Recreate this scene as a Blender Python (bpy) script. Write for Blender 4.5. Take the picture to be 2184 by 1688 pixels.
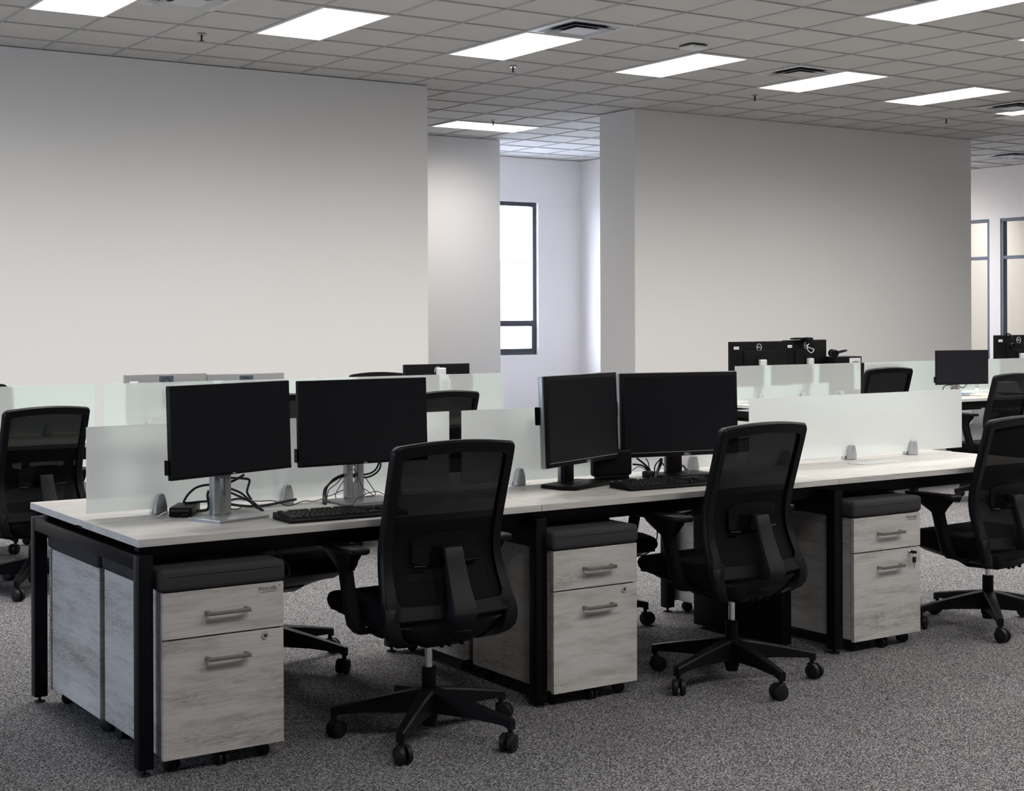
import bpy, bmesh, math, random
import numpy as np
from mathutils import Vector, Matrix

for o in list(bpy.data.objects):
    bpy.data.objects.remove(o)
sc = bpy.context.scene
COL = sc.collection
PI = math.pi
random.seed(7)

# ------------------------------------------------------------------ camera (solved from the perspective of the room)
W, H = 2184, 1688
F, CX, CY = 3185.21, 991.93, 680.22
YAW, PITCH, ROLL = 0.57199, -0.00177, -0.00344
CAM = np.array([-1.6436, -4.4221, 1.4277])
_f = np.array([math.sin(YAW) * math.cos(PITCH), math.cos(YAW) * math.cos(PITCH), math.sin(PITCH)])
_r = np.array([math.cos(YAW), -math.sin(YAW), 0.0])
_u = np.cross(_r, _f)
_c, _s = math.cos(ROLL), math.sin(ROLL)
RR, UU = _c * _r + _s * _u, -_s * _r + _c * _u
cam_d = bpy.data.cameras.new('camera')
cam = bpy.data.objects.new('camera', cam_d)
COL.objects.link(cam)
cam.matrix_world = Matrix(((RR[0], UU[0], -_f[0], CAM[0]), (RR[1], UU[1], -_f[1], CAM[1]),
                           (RR[2], UU[2], -_f[2], CAM[2]), (0, 0, 0, 1)))
cam_d.sensor_width = 36.0
cam_d.lens = F / W * 36.0
cam_d.shift_x = (W / 2 - CX) / W
cam_d.shift_y = (CY - H / 2) / W
cam_d.clip_end = 200
sc.camera = cam

# ------------------------------------------------------------------ world, exposure
PANEL_W = 42.0          # emission of the ceiling panels
SKY_W = 29.0
world = bpy.data.worlds.new('sky')
sc.world = world
world.use_nodes = True
_bg = world.node_tree.nodes['Background']
_bg.inputs[0].default_value = (0.69, 0.80, 1.0, 1)
_bg.inputs[1].default_value = SKY_W
sc.view_settings.view_transform = 'Standard'
sc.view_settings.look = 'None'
sc.view_settings.exposure = 0.08
sc.view_settings.gamma = 1.0
sc.view_settings.use_curve_mapping = False
sc.cycles.max_bounces = 7
sc.cycles.diffuse_bounces = 4
sc.cycles.glossy_bounces = 3
sc.cycles.transmission_bounces = 4
sc.cycles.transparent_max_bounces = 10
sc.cycles.caustics_reflective = False
sc.cycles.caustics_refractive = False
sc.cycles.sample_clamp_indirect = 6.0
sc.cycles.use_denoising = True

HC = 3.712              # ceiling height
G = 0.6096              # ceiling grid
GX, GY = 4.037, 6.594   # a grid crossing


def at(px, py, x=None, y=None, z=None):
    """a point of the photograph's frame turned into a point of the room on a known plane"""
    d = (px - CX) / F * RR - (py - CY) / F * UU + _f
    if z is not None:
        t = (z - CAM[2]) / d[2]
    elif x is not None:
        t = (x - CAM[0]) / d[0]
    else:
        t = (y - CAM[1]) / d[1]
    return Vector(CAM + t * d)


# ------------------------------------------------------------------ materials
def new_mat(name):
    m = bpy.data.materials.new(name)
    m.use_nodes = True
    nt = m.node_tree
    return m, nt, nt.nodes['Principled BSDF']


def simple(name, col, rough=0.5, metal=0.0, spec=0.5, bump=0.0, bscale=300.0, emit=None, coat=0.0, var=0.0):
    m, nt, b = new_mat(name)
    b.inputs['Base Color'].default_value = (*col, 1)
    b.inputs['Roughness'].default_value = rough
    b.inputs['Metallic'].default_value = metal
    b.inputs['Specular IOR Level'].default_value = spec
    if coat:
        b.inputs['Coat Weight'].default_value = coat
    tc = nt.nodes.new('ShaderNodeTexCoord')
    nz = nt.nodes.new('ShaderNodeTexNoise')
    nz.inputs['Scale'].default_value = bscale
    nt.links.new(tc.outputs['Object'], nz.inputs['Vector'])
    if bump:
        bp = nt.nodes.new('ShaderNodeBump')
        bp.inputs['Strength'].default_value = bump
        bp.inputs['Distance'].default_value = 0.002
        nt.links.new(nz.outputs['Fac'], bp.inputs['Height'])
        nt.links.new(bp.outputs['Normal'], b.inputs['Normal'])
    if var:
        mx = nt.nodes.new('ShaderNodeMix')
        mx.data_type = 'RGBA'
        mx.inputs['A'].default_value = (*[c * (1 - var) for c in col], 1)
        mx.inputs['B'].default_value = (*[min(1, c * (1 + var)) for c in col], 1)
        nt.links.new(nz.outputs['Fac'], mx.inputs['Factor'])
        nt.links.new(mx.outputs['Result'], b.inputs['Base Color'])
    if emit:
        b.inputs['Emission Color'].default_value = (*emit[0], 1)
        b.inputs['Emission Strength'].default_value = emit[1]
    return m


def wood(name, base, dark, scl, rough=0.45, k=1.0):
    """grey-white oak laminate; scl stretches the figure along the grain"""
    m, nt, b = new_mat(name)
    N, L = nt.nodes.new, nt.links.new
    tc = N('ShaderNodeTexCoord')
    oi = N('ShaderNodeObjectInfo')
    mul = N('ShaderNodeVectorMath'); mul.operation = 'MULTIPLY_ADD'
    cmb = N('ShaderNodeCombineXYZ')
    mr = N('ShaderNodeMath'); mr.operation = 'MULTIPLY'; mr.inputs[1].default_value = 37.0
    L(oi.outputs['Random'], mr.inputs[0])
    for i in range(3):
        L(mr.outputs[0], cmb.inputs[i])
    mul.inputs[1].default_value = scl
    L(tc.outputs['Object'], mul.inputs[0])
    L(cmb.outputs[0], mul.inputs[2])
    n1 = N('ShaderNodeTexNoise'); n1.inputs['Scale'].default_value = 1.0; n1.inputs['Detail'].default_value = 3; n1.inputs['Roughness'].default_value = 0.45
    L(mul.outputs[0], n1.inputs['Vector'])
    # contour lines of the slow figure = cathedral grain
    a = N('ShaderNodeMath'); a.operation = 'MULTIPLY'; a.inputs[1].default_value = 46.0 * k
    L(n1.outputs['Fac'], a.inputs[0])
    s = N('ShaderNodeMath'); s.operation = 'PINGPONG'; s.inputs[1].default_value = 1.0
    L(a.outputs[0], s.inputs[0])
    # fine fibres
    m2 = N('ShaderNodeVectorMath'); m2.operation = 'MULTIPLY'; m2.inputs[1].default_value = (3.5, 3.5, 22)
    L(mul.outputs[0], m2.inputs[0])
    n2 = N('ShaderNodeTexNoise'); n2.inputs['Scale'].default_value = 1.0; n2.inputs['Detail'].default_value = 4; n2.inputs['Roughness'].default_value = 0.65
    L(m2.outputs[0], n2.inputs['Vector'])
    n3 = N('ShaderNodeTexNoise'); n3.inputs['Scale'].default_value = 0.45; n3.inputs['Detail'].default_value = 2
    L(mul.outputs[0], n3.inputs['Vector'])
    # where the cathedral figure shows
    msk = N('ShaderNodeMapRange'); msk.inputs['From Min'].default_value = 0.42; msk.inputs['From Max'].default_value = 0.60
    L(n3.outputs['Fac'], msk.inputs['Value'])
    f1 = N('ShaderNodeMath'); f1.operation = 'MULTIPLY'
    L(s.outputs[0], f1.inputs[0]); L(msk.outputs['Result'], f1.inputs[1])
    f2 = N('ShaderNodeMapRange'); f2.inputs['From Min'].default_value = 0.46; f2.inputs['From Max'].default_value = 0.80
    L(n2.outputs['Fac'], f2.inputs['Value'])
    f3 = N('ShaderNodeMath'); f3.operation = 'MULTIPLY_ADD'; f3.inputs[1].default_value = 0.42
    L(f1.outputs[0], f3.inputs[0])
    f4 = N('ShaderNodeMath'); f4.operation = 'MULTIPLY'; f4.inputs[1].default_value = 0.50
    L(f2.outputs['Result'], f4.inputs[0]); L(f4.outputs[0], f3.inputs[2])
    # thin dark contour lines
    pw = N('ShaderNodeMath'); pw.operation = 'POWER'; pw.inputs[1].default_value = 2.5
    L(s.outputs[0], pw.inputs[0]); L(pw.outputs[0], f1.inputs[0])
    # mottling along the grain
    m4 = N('ShaderNodeVectorMath'); m4.operation = 'MULTIPLY'; m4.inputs[1].default_value = (2.2, 2.2, 2.0)
    L(mul.outputs[0], m4.inputs[0])
    n4 = N('ShaderNodeTexNoise'); n4.inputs['Scale'].default_value = 1.0; n4.inputs['Detail'].default_value = 3; n4.inputs['Roughness'].default_value = 0.6
    L(m4.outputs[0], n4.inputs['Vector'])
    f7 = N('ShaderNodeMapRange'); f7.inputs['From Min'].default_value = 0.47; f7.inputs['From Max'].default_value = 0.72; f7.inputs['To Max'].default_value = 0.42
    L(n4.outputs['Fac'], f7.inputs['Value'])
    f8 = N('ShaderNodeMath'); f8.operation = 'ADD'
    f5 = N('ShaderNodeMapRange'); f5.inputs['From Min'].default_value = 0.35; f5.inputs['From Max'].default_value = 0.75
    f5.inputs['To Max'].default_value = 0.35
    L(n3.outputs['Fac'], f5.inputs['Value'])
    f6 = N('ShaderNodeMath'); f6.operation = 'ADD'; f6.use_clamp = True
    L(f3.outputs[0], f8.inputs[0]); L(f7.outputs['Result'], f8.inputs[1])
    L(f8.outputs[0], f6.inputs[0]); L(f5.outputs['Result'], f6.inputs[1])
    mx = N('ShaderNodeMix'); mx.data_type = 'RGBA'
    mx.inputs['A'].default_value = (*base, 1); mx.inputs['B'].default_value = (*dark, 1)
    L(f6.outputs[0], mx.inputs['Factor'])
    L(mx.outputs['Result'], b.inputs['Base Color'])
    b.inputs['Roughness'].default_value = rough
    bp = N('ShaderNodeBump'); bp.inputs['Strength'].default_value = 0.06; bp.inputs['Distance'].default_value = 0.001
    L(n2.outputs['Fac'], bp.inputs['Height']); L(bp.outputs['Normal'], b.inputs['Normal'])
    return m


def carpet():
    m, nt, b = new_mat('carpet')
    N, L = nt.nodes.new, nt.links.new
    tc = N('ShaderNodeTexCoord')
    mp = N('ShaderNodeMapping'); mp.inputs['Rotation'].default_value = (0, 0, 0.5); mp.inputs['Scale'].default_value = (150, 235, 150)
    L(tc.outputs['Object'], mp.inputs['Vector'])
    n1 = N('ShaderNodeTexNoise'); n1.inputs['Scale'].default_value = 1.0; n1.inputs['Detail'].default_value = 3; n1.inputs['Roughness'].default_value = 0.7
    L(mp.outputs[0], n1.inputs['Vector'])
    cr = N('ShaderNodeValToRGB')
    e = cr.color_ramp.elements
    e[0].position = 0.36; e[0].color = (0.012, 0.012, 0.014, 1)
    e[1].position = 0.67; e[1].color = (0.44, 0.43, 0.435, 1)
    c2 = e.new(0.50); c2.color = (0.085, 0.082, 0.085, 1)
    # every loop of the pile has its own shade
    vo = N('ShaderNodeTexVoronoi'); vo.inputs['Scale'].default_value = 1.25
    L(mp.outputs[0], vo.inputs['Vector'])
    sx = N('ShaderNodeSeparateColor'); L(vo.outputs['Color'], sx.inputs[0])
    lp = N('ShaderNodeMath'); lp.operation = 'MULTIPLY_ADD'; lp.inputs[1].default_value = 0.26; lp.inputs[2].default_value = -0.13
    L(sx.outputs[0], lp.inputs[0])
    ad = N('ShaderNodeMath'); ad.operation = 'ADD'
    L(n1.outputs['Fac'], ad.inputs[0]); L(lp.outputs[0], ad.inputs[1])
    L(ad.outputs[0], cr.inputs[0])
    n2 = N('ShaderNodeTexNoise'); n2.inputs['Scale'].default_value = 2.2; n2.inputs['Detail'].default_value = 3
    L(tc.outputs['Object'], n2.inputs['Vector'])
    mr = N('ShaderNodeMapRange'); mr.inputs['To Min'].default_value = 0.82; mr.inputs['To Max'].default_value = 1.04
    L(n2.outputs['Fac'], mr.inputs['Value'])
    vm = N('ShaderNodeVectorMath'); vm.operation = 'SCALE'
    L(cr.outputs[0], vm.inputs[0]); L(mr.outputs[0], vm.inputs['Scale'])
    L(vm.outputs[0], b.inputs['Base Color'])
    b.inputs['Roughness'].default_value = 0.95
    b.inputs['Specular IOR Level'].default_value = 0.1
    bp = N('ShaderNodeBump'); bp.inputs['Strength'].default_value = 0.2; bp.inputs['Distance'].default_value = 0.002
    L(n1.outputs['Fac'], bp.inputs['Height']); L(bp.outputs['Normal'], b.inputs['Normal'])
    return m


def fabric_mesh():
    """knitted backrest net: mostly opaque black yarn with fine see-through rows"""
    m, nt, b = new_mat('backrest_net')
    N, L = nt.nodes.new, nt.links.new
    out = nt.nodes['Material Output']
    b.inputs['Base Color'].default_value = (0.005, 0.005, 0.006, 1)
    b.inputs['Roughness'].default_value = 0.85
    b.inputs['Specular IOR Level'].default_value = 0.1
    tr = N('ShaderNodeBsdfTransparent')
    tc = N('ShaderNodeTexCoord')
    wv = N('ShaderNodeTexWave'); wv.bands_direction = 'Z'; wv.inputs['Scale'].default_value = 88.0
    wv.inputs['Distortion'].default_value = 0.6; wv.inputs['Detail'].default_value = 2; wv.inputs['Detail Scale'].default_value = 6
    L(tc.outputs['Object'], wv.inputs['Vector'])
    mr = N('ShaderNodeMapRange'); mr.inputs['From Min'].default_value = 0.2; mr.inputs['From Max'].default_value = 0.9
    mr.inputs['To Min'].default_value = 0.008; mr.inputs['To Max'].default_value = 0.036
    L(wv.outputs['Fac'], mr.inputs['Value'])
    mx = N('ShaderNodeMixShader')
    L(mr.outputs[0], mx.inputs[0]); L(b.outputs[0], mx.inputs[1]); L(tr.outputs[0], mx.inputs[2])
    L(mx.outputs[0], out.inputs[0])
    return m


def frosted(name, share, rough, tint):
    m, nt, b = new_mat(name)
    N, L = nt.nodes.new, nt.links.new
    out = nt.nodes['Material Output']
    rf = N('ShaderNodeBsdfRefraction'); rf.inputs['Color'].default_value = (*tint, 1)
    rf.inputs['Roughness'].default_value = rough; rf.inputs['IOR'].default_value = 1.12
    tl = N('ShaderNodeBsdfTranslucent'); tl.inputs['Color'].default_value = (0.97, 0.99, 0.985, 1)
    df = N('ShaderNodeBsdfDiffuse'); df.inputs['Color'].default_value = (0.95, 0.97, 0.965, 1)
    gl = N('ShaderNodeBsdfGlossy'); gl.inputs['Roughness'].default_value = 0.35
    m1 = N('ShaderNodeMixShader'); m1.inputs[0].default_value = 0.6
    L(tl.outputs[0], m1.inputs[1]); L(df.outputs[0], m1.inputs[2])
    m2 = N('ShaderNodeMixShader'); m2.inputs[0].default_value = share
    L(rf.outputs[0], m2.inputs[1]); L(m1.outputs[0], m2.inputs[2])
    m3 = N('ShaderNodeMixShader'); m3.inputs[0].default_value = 0.04
    L(m2.outputs[0], m3.inputs[1]); L(gl.outputs[0], m3.inputs[2])
    L(m3.outputs[0], out.inputs[0])
    return m


def emitter(name, col, strength):
    m = bpy.data.materials.new(name)
    m.use_nodes = True
    nt = m.node_tree
    nt.nodes.clear()
    o = nt.nodes.new('ShaderNodeOutputMaterial')
    e = nt.nodes.new('ShaderNodeEmission')
    e.inputs[0].default_value = (*col, 1)
    e.inputs[1].default_value = strength
    nt.links.new(e.outputs[0], o.inputs[0])
    return m


M = {}
M['wall'] = simple('wall_paint', (0.76, 0.752, 0.735), 0.85, spec=0.2, bump=0.04, bscale=180)
M['wall_warmed'] = simple('wall_paint_warmed', (0.82, 0.775, 0.755), 0.85, spec=0.2, bump=0.04, bscale=180)  # wall paint with a warm tint put in against the blue sky light
M['wall_cream'] = simple('wall_paint_cream', (0.80, 0.77, 0.72), 0.85, spec=0.2)
M['tile'] = simple('ceiling_tile', (0.60, 0.59, 0.57), 0.95, spec=0.1, bump=0.2, bscale=120, var=0.06)
M['tee'] = simple('ceiling_tee', (0.42, 0.415, 0.405), 0.6)
M['white_metal'] = simple('white_painted_metal', (0.75, 0.75, 0.74), 0.4)
M['grey_metal'] = simple('grille_metal', (0.45, 0.46, 0.47), 0.35, metal=0.5)
M['dark_void'] = simple('duct_dark', (0.02, 0.02, 0.02), 0.8)
M['carpet'] = carpet()
M['wood_top'] = wood('oak_laminate_top', (0.71, 0.69, 0.655), (0.48, 0.445, 0.41), (1.6, 9, 9), 0.42)
M['wood_ped'] = wood('oak_laminate_pedestal', (0.58, 0.57, 0.555), (0.25, 0.225, 0.205), (2.4, 2.4, 15), 0.5)
M['wood_edge'] = wood('oak_laminate_edge', (0.64, 0.625, 0.60), (0.42, 0.405, 0.385), (3, 30, 30), 0.55)
M['black_steel'] = simple('black_powder_coat', (0.0045, 0.0045, 0.006), 0.36, spec=0.11, bump=0.08, bscale=900)
M['black_plastic'] = simple('black_plastic', (0.004, 0.004, 0.0045), 0.42, spec=0.12, bump=0.08, bscale=1200)
M['soft_black'] = simple('soft_black_plastic', (0.0045, 0.0045, 0.006), 0.42, spec=0.16, bump=0.05, bscale=900)
M['bracket'] = simple('grey_black_plastic', (0.0105, 0.0105, 0.013), 0.45, spec=0.2)
M['gloss_black'] = simple('gloss_black_plastic', (0.004, 0.004, 0.005), 0.15, spec=0.12)
M['screen'] = simple('screen_glass', (0.0135, 0.0135, 0.0165), 0.34, spec=0.08, var=0.12, bscale=6)
M['seat_fabric'] = simple('black_seat_fabric', (0.005, 0.005, 0.006), 0.9, spec=0.1, bump=0.5, bscale=900)
M['cushion'] = simple('charcoal_fabric', (0.054, 0.052, 0.056), 0.95, spec=0.08, bump=0.8, bscale=700, var=0.5)
M['rubber'] = simple('dark_rubber', (0.008, 0.008, 0.009), 0.5, spec=0.25)
M['chrome'] = simple('chrome', (0.75, 0.76, 0.78), 0.12, metal=1.0)
M['steel'] = simple('brushed_steel', (0.36, 0.33, 0.30), 0.33, metal=1.0, bump=0.1, bscale=500)
M['alu'] = simple('silver_paint', (0.34, 0.345, 0.355), 0.33, metal=0.6)
M['alu_light'] = simple('light_silver_paint', (0.62, 0.62, 0.63), 0.4, metal=0.35)
M['cable'] = simple('cable_sheath', (0.010, 0.010, 0.012), 0.45)
M['cable_blue'] = simple('blue_cable_sheath', (0.15, 0.28, 0.5), 0.5)
M['clamp'] = simple('brushed_silver', (0.58, 0.59, 0.61), 0.32, metal=0.45)
M['white_plastic'] = simple('white_plastic', (0.72, 0.72, 0.72), 0.45)
M['label_white'] = simple('sticker_white', (0.78, 0.78, 0.78), 0.6)
M['logo'] = simple('logo_silver', (0.75, 0.75, 0.75), 0.35, metal=0.3)
M['ink'] = simple('ink_black', (0.02, 0.02, 0.02), 0.6)
M['net'] = fabric_mesh()
M['glass'] = frosted('frosted_glass', 0.80, 0.40, (0.90, 0.965, 0.955))
M['glass_dimmed'] = frosted('frosted_glass_dimmed', 0.40, 0.30, (0.66, 0.83, 0.80))  # same frosted glass; the dimness of things behind is put into its tint
# the smooth back and edges of the etched panes
_m, _nt, _b = new_mat('clear_glass_face')
_o = _nt.nodes['Material Output']
_t = _nt.nodes.new('ShaderNodeBsdfTransparent'); _t.inputs[0].default_value = (0.95, 0.985, 0.975, 1)
_g = _nt.nodes.new('ShaderNodeBsdfGlossy'); _g.inputs['Roughness'].default_value = 0.08
_x = _nt.nodes.new('ShaderNodeMixShader'); _x.inputs[0].default_value = 0.04
_nt.links.new(_t.outputs[0], _x.inputs[1]); _nt.links.new(_g.outputs[0], _x.inputs[2]); _nt.links.new(_x.outputs[0], _o.inputs[0])
M['glass_clear'] = _m
M['win_frame'] = simple('dark_window_frame', (0.018, 0.018, 0.026), 0.4)
M['win_frame_blue'] = simple('blue_grey_frame', (0.05, 0.062, 0.09), 0.4)
M['pink'] = simple('pink_plastic', (0.75, 0.12, 0.30), 0.5)
M['paper'] = simple('white_paper', (0.80, 0.80, 0.82), 0.8)
M['cream_paper'] = simple('cream_paper', (0.72, 0.66, 0.50), 0.8)
M['salmon'] = simple('salmon_brick', (0.125, 0.073, 0.068), 0.9)
M['panel'] = emitter('lamp_diffuser', (1.0, 0.975, 0.94), PANEL_W)
# prismatic lens: the panel throws most of its light downwards and little sideways
_nt = M['panel'].node_tree
_ge = _nt.nodes.new('ShaderNodeNewGeometry')
_dt = _nt.nodes.new('ShaderNodeVectorMath'); _dt.operation = 'DOT_PRODUCT'
_ab = _nt.nodes.new('ShaderNodeMath'); _ab.operation = 'ABSOLUTE'
_pw = _nt.nodes.new('ShaderNodeMath'); _pw.operation = 'POWER'; _pw.inputs[1].default_value = 1.9
_ma = _nt.nodes.new('ShaderNodeMath'); _ma.operation = 'MULTIPLY_ADD'; _ma.inputs[1].default_value = PANEL_W * 0.95; _ma.inputs[2].default_value = PANEL_W * 0.05
_em = [n for n in _nt.nodes if n.type == 'EMISSION'][0]
_nt.links.new(_ge.outputs['Normal'], _dt.inputs[0]); _nt.links.new(_ge.outputs['Incoming'], _dt.inputs[1])
_nt.links.new(_dt.outputs['Value'], _ab.inputs[0]); _nt.links.new(_ab.outputs[0], _pw.inputs[0])
_nt.links.new(_pw.outputs[0], _ma.inputs[0]); _nt.links.new(_ma.outputs[0], _em.inputs[1])
M['key_cap'] = simple('key_cap', (0.010, 0.010, 0.011), 0.42, spec=0.3)
M['dark_key'] = simple('dark_pad', (0.03, 0.035, 0.045), 0.6)


# ------------------------------------------------------------------ mesh helpers
class MB:
    def __init__(self):
        self.bm = bmesh.new()

    def merge(self, other, mat=None):
        me = bpy.data.meshes.new('tmp')
        other.to_mesh(me)
        if mat is not None:
            me.transform(mat)
        self.bm.from_mesh(me)
        bpy.data.meshes.remove(me)
        other.free()
        return self

    def box(self, x0, x1, y0, y1, z0, z1, bev=0.0, seg=2, mat=None):
        b = bmesh.new()
        bmesh.ops.create_cube(b, size=1.0)
        for v in b.verts:
            v.co = Vector(((x0 + x1) / 2 + v.co.x * (x1 - x0), (y0 + y1) / 2 + v.co.y * (y1 - y0), (z0 + z1) / 2 + v.co.z * (z1 - z0)))
        if bev:
            bmesh.ops.bevel(b, geom=list(b.edges), offset=bev, segments=seg, profile=0.5, affect='EDGES')
        return self.merge(b, mat)

    def cyl(self, p0, p1, r0, r1=None, n=20, bev=0.0):
        r1 = r0 if r1 is None else r1
        p0, p1 = Vector(p0), Vector(p1)
        d = p1 - p0
        b = bmesh.new()
        bmesh.ops.create_cone(b, cap_ends=True, segments=n, radius1=r0, radius2=r1, depth=d.length)
        if bev:
            es = [e for e in b.edges if len(e.link_faces) == 2 and any(len(f.verts) > 4 for f in e.link_faces)]
            bmesh.ops.bevel(b, geom=es, offset=bev, segments=2, profile=0.5, affect='EDGES')
        q = d.to_track_quat('Z', 'Y').to_matrix().to_4x4()
        return self.merge(b, Matrix.Translation((p0 + p1) / 2) @ q)

    def sph(self, c, r, sx=1, sy=1, sz=1, n=16):
        b = bmesh.new()
        bmesh.ops.create_uvsphere(b, u_segments=n, v_segments=n // 2, radius=r)
        return self.merge(b, Matrix.Translation(c) @ Matrix.Diagonal((sx, sy, sz, 1)))

    def torus(self, c, R, r, mat=None, n=28, k=8):
        b = bmesh.new()
        vs = []
        for i in range(n):
            a = 2 * PI * i / n
            vs.append([b.verts.new((math.cos(a) * (R + r * math.cos(2 * PI * j / k)), math.sin(a) * (R + r * math.cos(2 * PI * j / k)), r * math.sin(2 * PI * j / k))) for j in range(k)])
        for i in range(n):
            for j in range(k):
                b.faces.new((vs[i][j], vs[(i + 1) % n][j], vs[(i + 1) % n][(j + 1) % k], vs[i][(j + 1) % k]))
        m_ = Matrix.Translation(c)
        return self.merge(b, m_ @ mat if mat is not None else m_)

    def loft(self, stations, cap=True, bev=0.0, closed=False):
        """stations: rings of equally many points, joined one to the next"""
        b = bmesh.new()
        rings = [[b.verts.new(p) for p in s] for s in stations]
        n = len(rings[0])
        rng = range(len(rings)) if closed else range(len(rings) - 1)
        for i in rng:
            A, B = rings[i], rings[(i + 1) % len(rings)]
            for j in range(n):
                b.faces.new((A[j], A[(j + 1) % n], B[(j + 1) % n], B[j]))
        if cap and not closed:
            b.faces.new(rings[0][::-1])
            b.faces.new(rings[-1])
        bmesh.ops.recalc_face_normals(b, faces=b.faces)
        if bev:
            b.edges.ensure_lookup_table()
            es = [e for e in b.edges if len(e.link_faces) == 2 and e.calc_face_angle(0) > 0.6]
            bmesh.ops.bevel(b, geom=es, offset=bev, segments=2, profile=0.5, affect='EDGES')
        return self.merge(b)

    def prism(self, poly, a0, a1, axis='x', bev=0.0, seg=2):
        """polygon of (p,q) pushed along an axis: x -> (y,z), y -> (x,z), z -> (x,y)"""
        b = bmesh.new()
        def P(p, q, a):
            return {'x': (a, p, q), 'y': (p, a, q), 'z': (p, q, a)}[axis]
        A = [b.verts.new(P(p, q, a0)) for p, q in poly]
        B = [b.verts.new(P(p, q, a1)) for p, q in poly]
        n = len(poly)
        b.faces.new(A); b.faces.new(B[::-1])
        for i in range(n):
            b.faces.new((A[i], B[i], B[(i + 1) % n], A[(i + 1) % n]))
        bmesh.ops.recalc_face_normals(b, faces=b.faces)
        if bev:
            es = [e for e in b.edges if len(e.link_faces) == 2 and e.calc_face_angle(0) > 0.5]
            bmesh.ops.bevel(b, geom=es, offset=bev, segments=seg, profile=0.5, affect='EDGES')
        return self.merge(b)

    def tube(self, pts, r, n=8, sub=6):
        pts = [Vector(p) for p in pts]
        if len(pts) > 2 and sub > 1:
            q = [pts[0]] + pts + [pts[-1]]
            o = []
            for i in range(1, len(q) - 2):
                for k in range(sub):
                    t = k / sub
                    p0, p1, p2, p3 = q[i - 1], q[i], q[i + 1], q[i + 2]
                    o.append(0.5 * ((2 * p1) + (-p0 + p2) * t + (2 * p0 - 5 * p1 + 4 * p2 - p3) * t * t + (-p0 + 3 * p1 - 3 * p2 + p3) * t ** 3))
            o.append(pts[-1])
            pts = o
        st = []
        up = Vector((0.13, 0.2, 1)).normalized()
        for i, p in enumerate(pts):
            d = (pts[min(i + 1, len(pts) - 1)] - pts[max(i - 1, 0)])
            if d.length < 1e-9:
                d = Vector((1, 0, 0))
            d.normalize()
            a = d.cross(up)
            if a.length < 1e-3:
                a = d.cross(Vector((1, 0, 0)))
            a.normalize()
            c = a.cross(d)
            up = c
            st.append([p + r * (math.cos(2 * PI * k / n) * a + math.sin(2 * PI * k / n) * c) for k in range(n)])
        return self.loft(st)

    def build(self, name, mat, parent=None, loc=(0, 0, 0), rotz=0.0, smooth=35):
        me = bpy.data.meshes.new(name)
        self.bm.to_mesh(me)
        self.bm.free()
        if smooth:
            for p in me.polygons:
                p.use_smooth = True
            me.set_sharp_from_angle(angle=math.radians(smooth))
        me.materials.append(mat)
        o = bpy.data.objects.new(name, me)
        COL.objects.link(o)
        if parent is not None:
            o.parent = parent
        o.location = loc
        o.rotation_euler = (0, 0, rotz)
        return o


def tag(o, label=None, cat=None, group=None, kind=None):
    if label: o['label'] = label
    if cat: o['category'] = cat
    if group: o['group'] = group
    if kind: o['kind'] = kind
    return o


def thing(name, label, cat, loc=(0, 0, 0), rotz=0.0, group=None):
    o = bpy.data.objects.new(name, None)
    o.empty_display_size = 0.1
    COL.objects.link(o)
    o.location = loc
    o.rotation_euler = (0, 0, rotz)
    return tag(o, label, cat, group)


def kids(o):
    return [c for c in bpy.data.objects if c.parent == o]


def copy_tree(o, parent=None):
    c = o.copy()
    COL.objects.link(c)
    if parent is not None:
        c.parent = parent
    for ch in kids(o):
        copy_tree(ch, c)
    return c


def dup(root, loc, rotz, label, group=None):
    c = copy_tree(root)
    c.location = loc
    c.rotation_euler = (0, 0, rotz)
    c['label'] = label
    if group:
        c['group'] = group
    return c


def text_obj(body, size, mat, parent, loc, rot, name, extrude=0.0003, align='CENTER'):
    cu = bpy.data.curves.new(name, 'FONT')
    cu.body = body
    cu.size = size
    cu.extrude = extrude
    cu.align_x = align
    cu.resolution_u = 3
    tmp = bpy.data.objects.new('tmp_text', cu)
    COL.objects.link(tmp)
    dg = bpy.context.evaluated_depsgraph_get()
    me = bpy.data.meshes.new_from_object(tmp.evaluated_get(dg))
    bpy.data.objects.remove(tmp)
    me.name = name
    me.materials.clear()
    me.materials.append(mat)
    o = bpy.data.objects.new(name, me)
    COL.objects.link(o)
    o.parent = parent
    o.location = loc
    o.rotation_euler = rot
    return o


# ================================================================== THE ROOM
X0, X1, Y0, Y1 = -7.0, 17.8, -7.5, 13.25


def struct(name, mb, mat, smooth=0):
    return tag(mb.build(name, mat, smooth=smooth), kind='structure')


b = MB(); b.box(X0 - 0.3, X1 + 4.2, Y0 - 0.3, Y1 + 0.3, -0.12, 0.0); struct('floor', b, M['carpet'])
b = MB(); b.box(X0 - 0.3, X1 + 4.2, Y0 - 0.3, Y1 + 0.3, HC + 0.008, HC + 0.15); struct('ceiling', b, M['tile'])
# exposed tee bars of the ceiling grid
b = MB()
tw = 0.0058
for i in range(-18, 23):
    x = GX + i * G
    if X0 < x < X1:
        b.box(x - tw, x + tw, Y0, Y1, HC - 0.001, HC + 0.009)
for j in range(-23, 11):
    y = GY + j * G
    if Y0 < y < Y1:
        b.box(X0, X1, y - tw, y + tw, HC - 0.002, HC + 0.009)
struct('ceiling_trim_1', b, M['tee'])

# back-left wall and the block at the right, the wall further back
b = MB(); b.box(X0, 6.072, 8.24, 8.86, 0, HC); struct('wall_left', b, M['wall'])
b = MB(); b.box(8.855, 14.50, 8.42, 9.04, 0, HC); struct('wall_right', b, M['wall'])
b = MB(); b.box(5.2, 9.243, 11.64, 11.80, 0, HC); struct('wall_middle', b, simple('wall_paint_dimmed', (0.62, 0.597, 0.575), 0.85, spec=0.2))  # same wall paint, darkened against the strong light of the crosswise lamp


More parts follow.
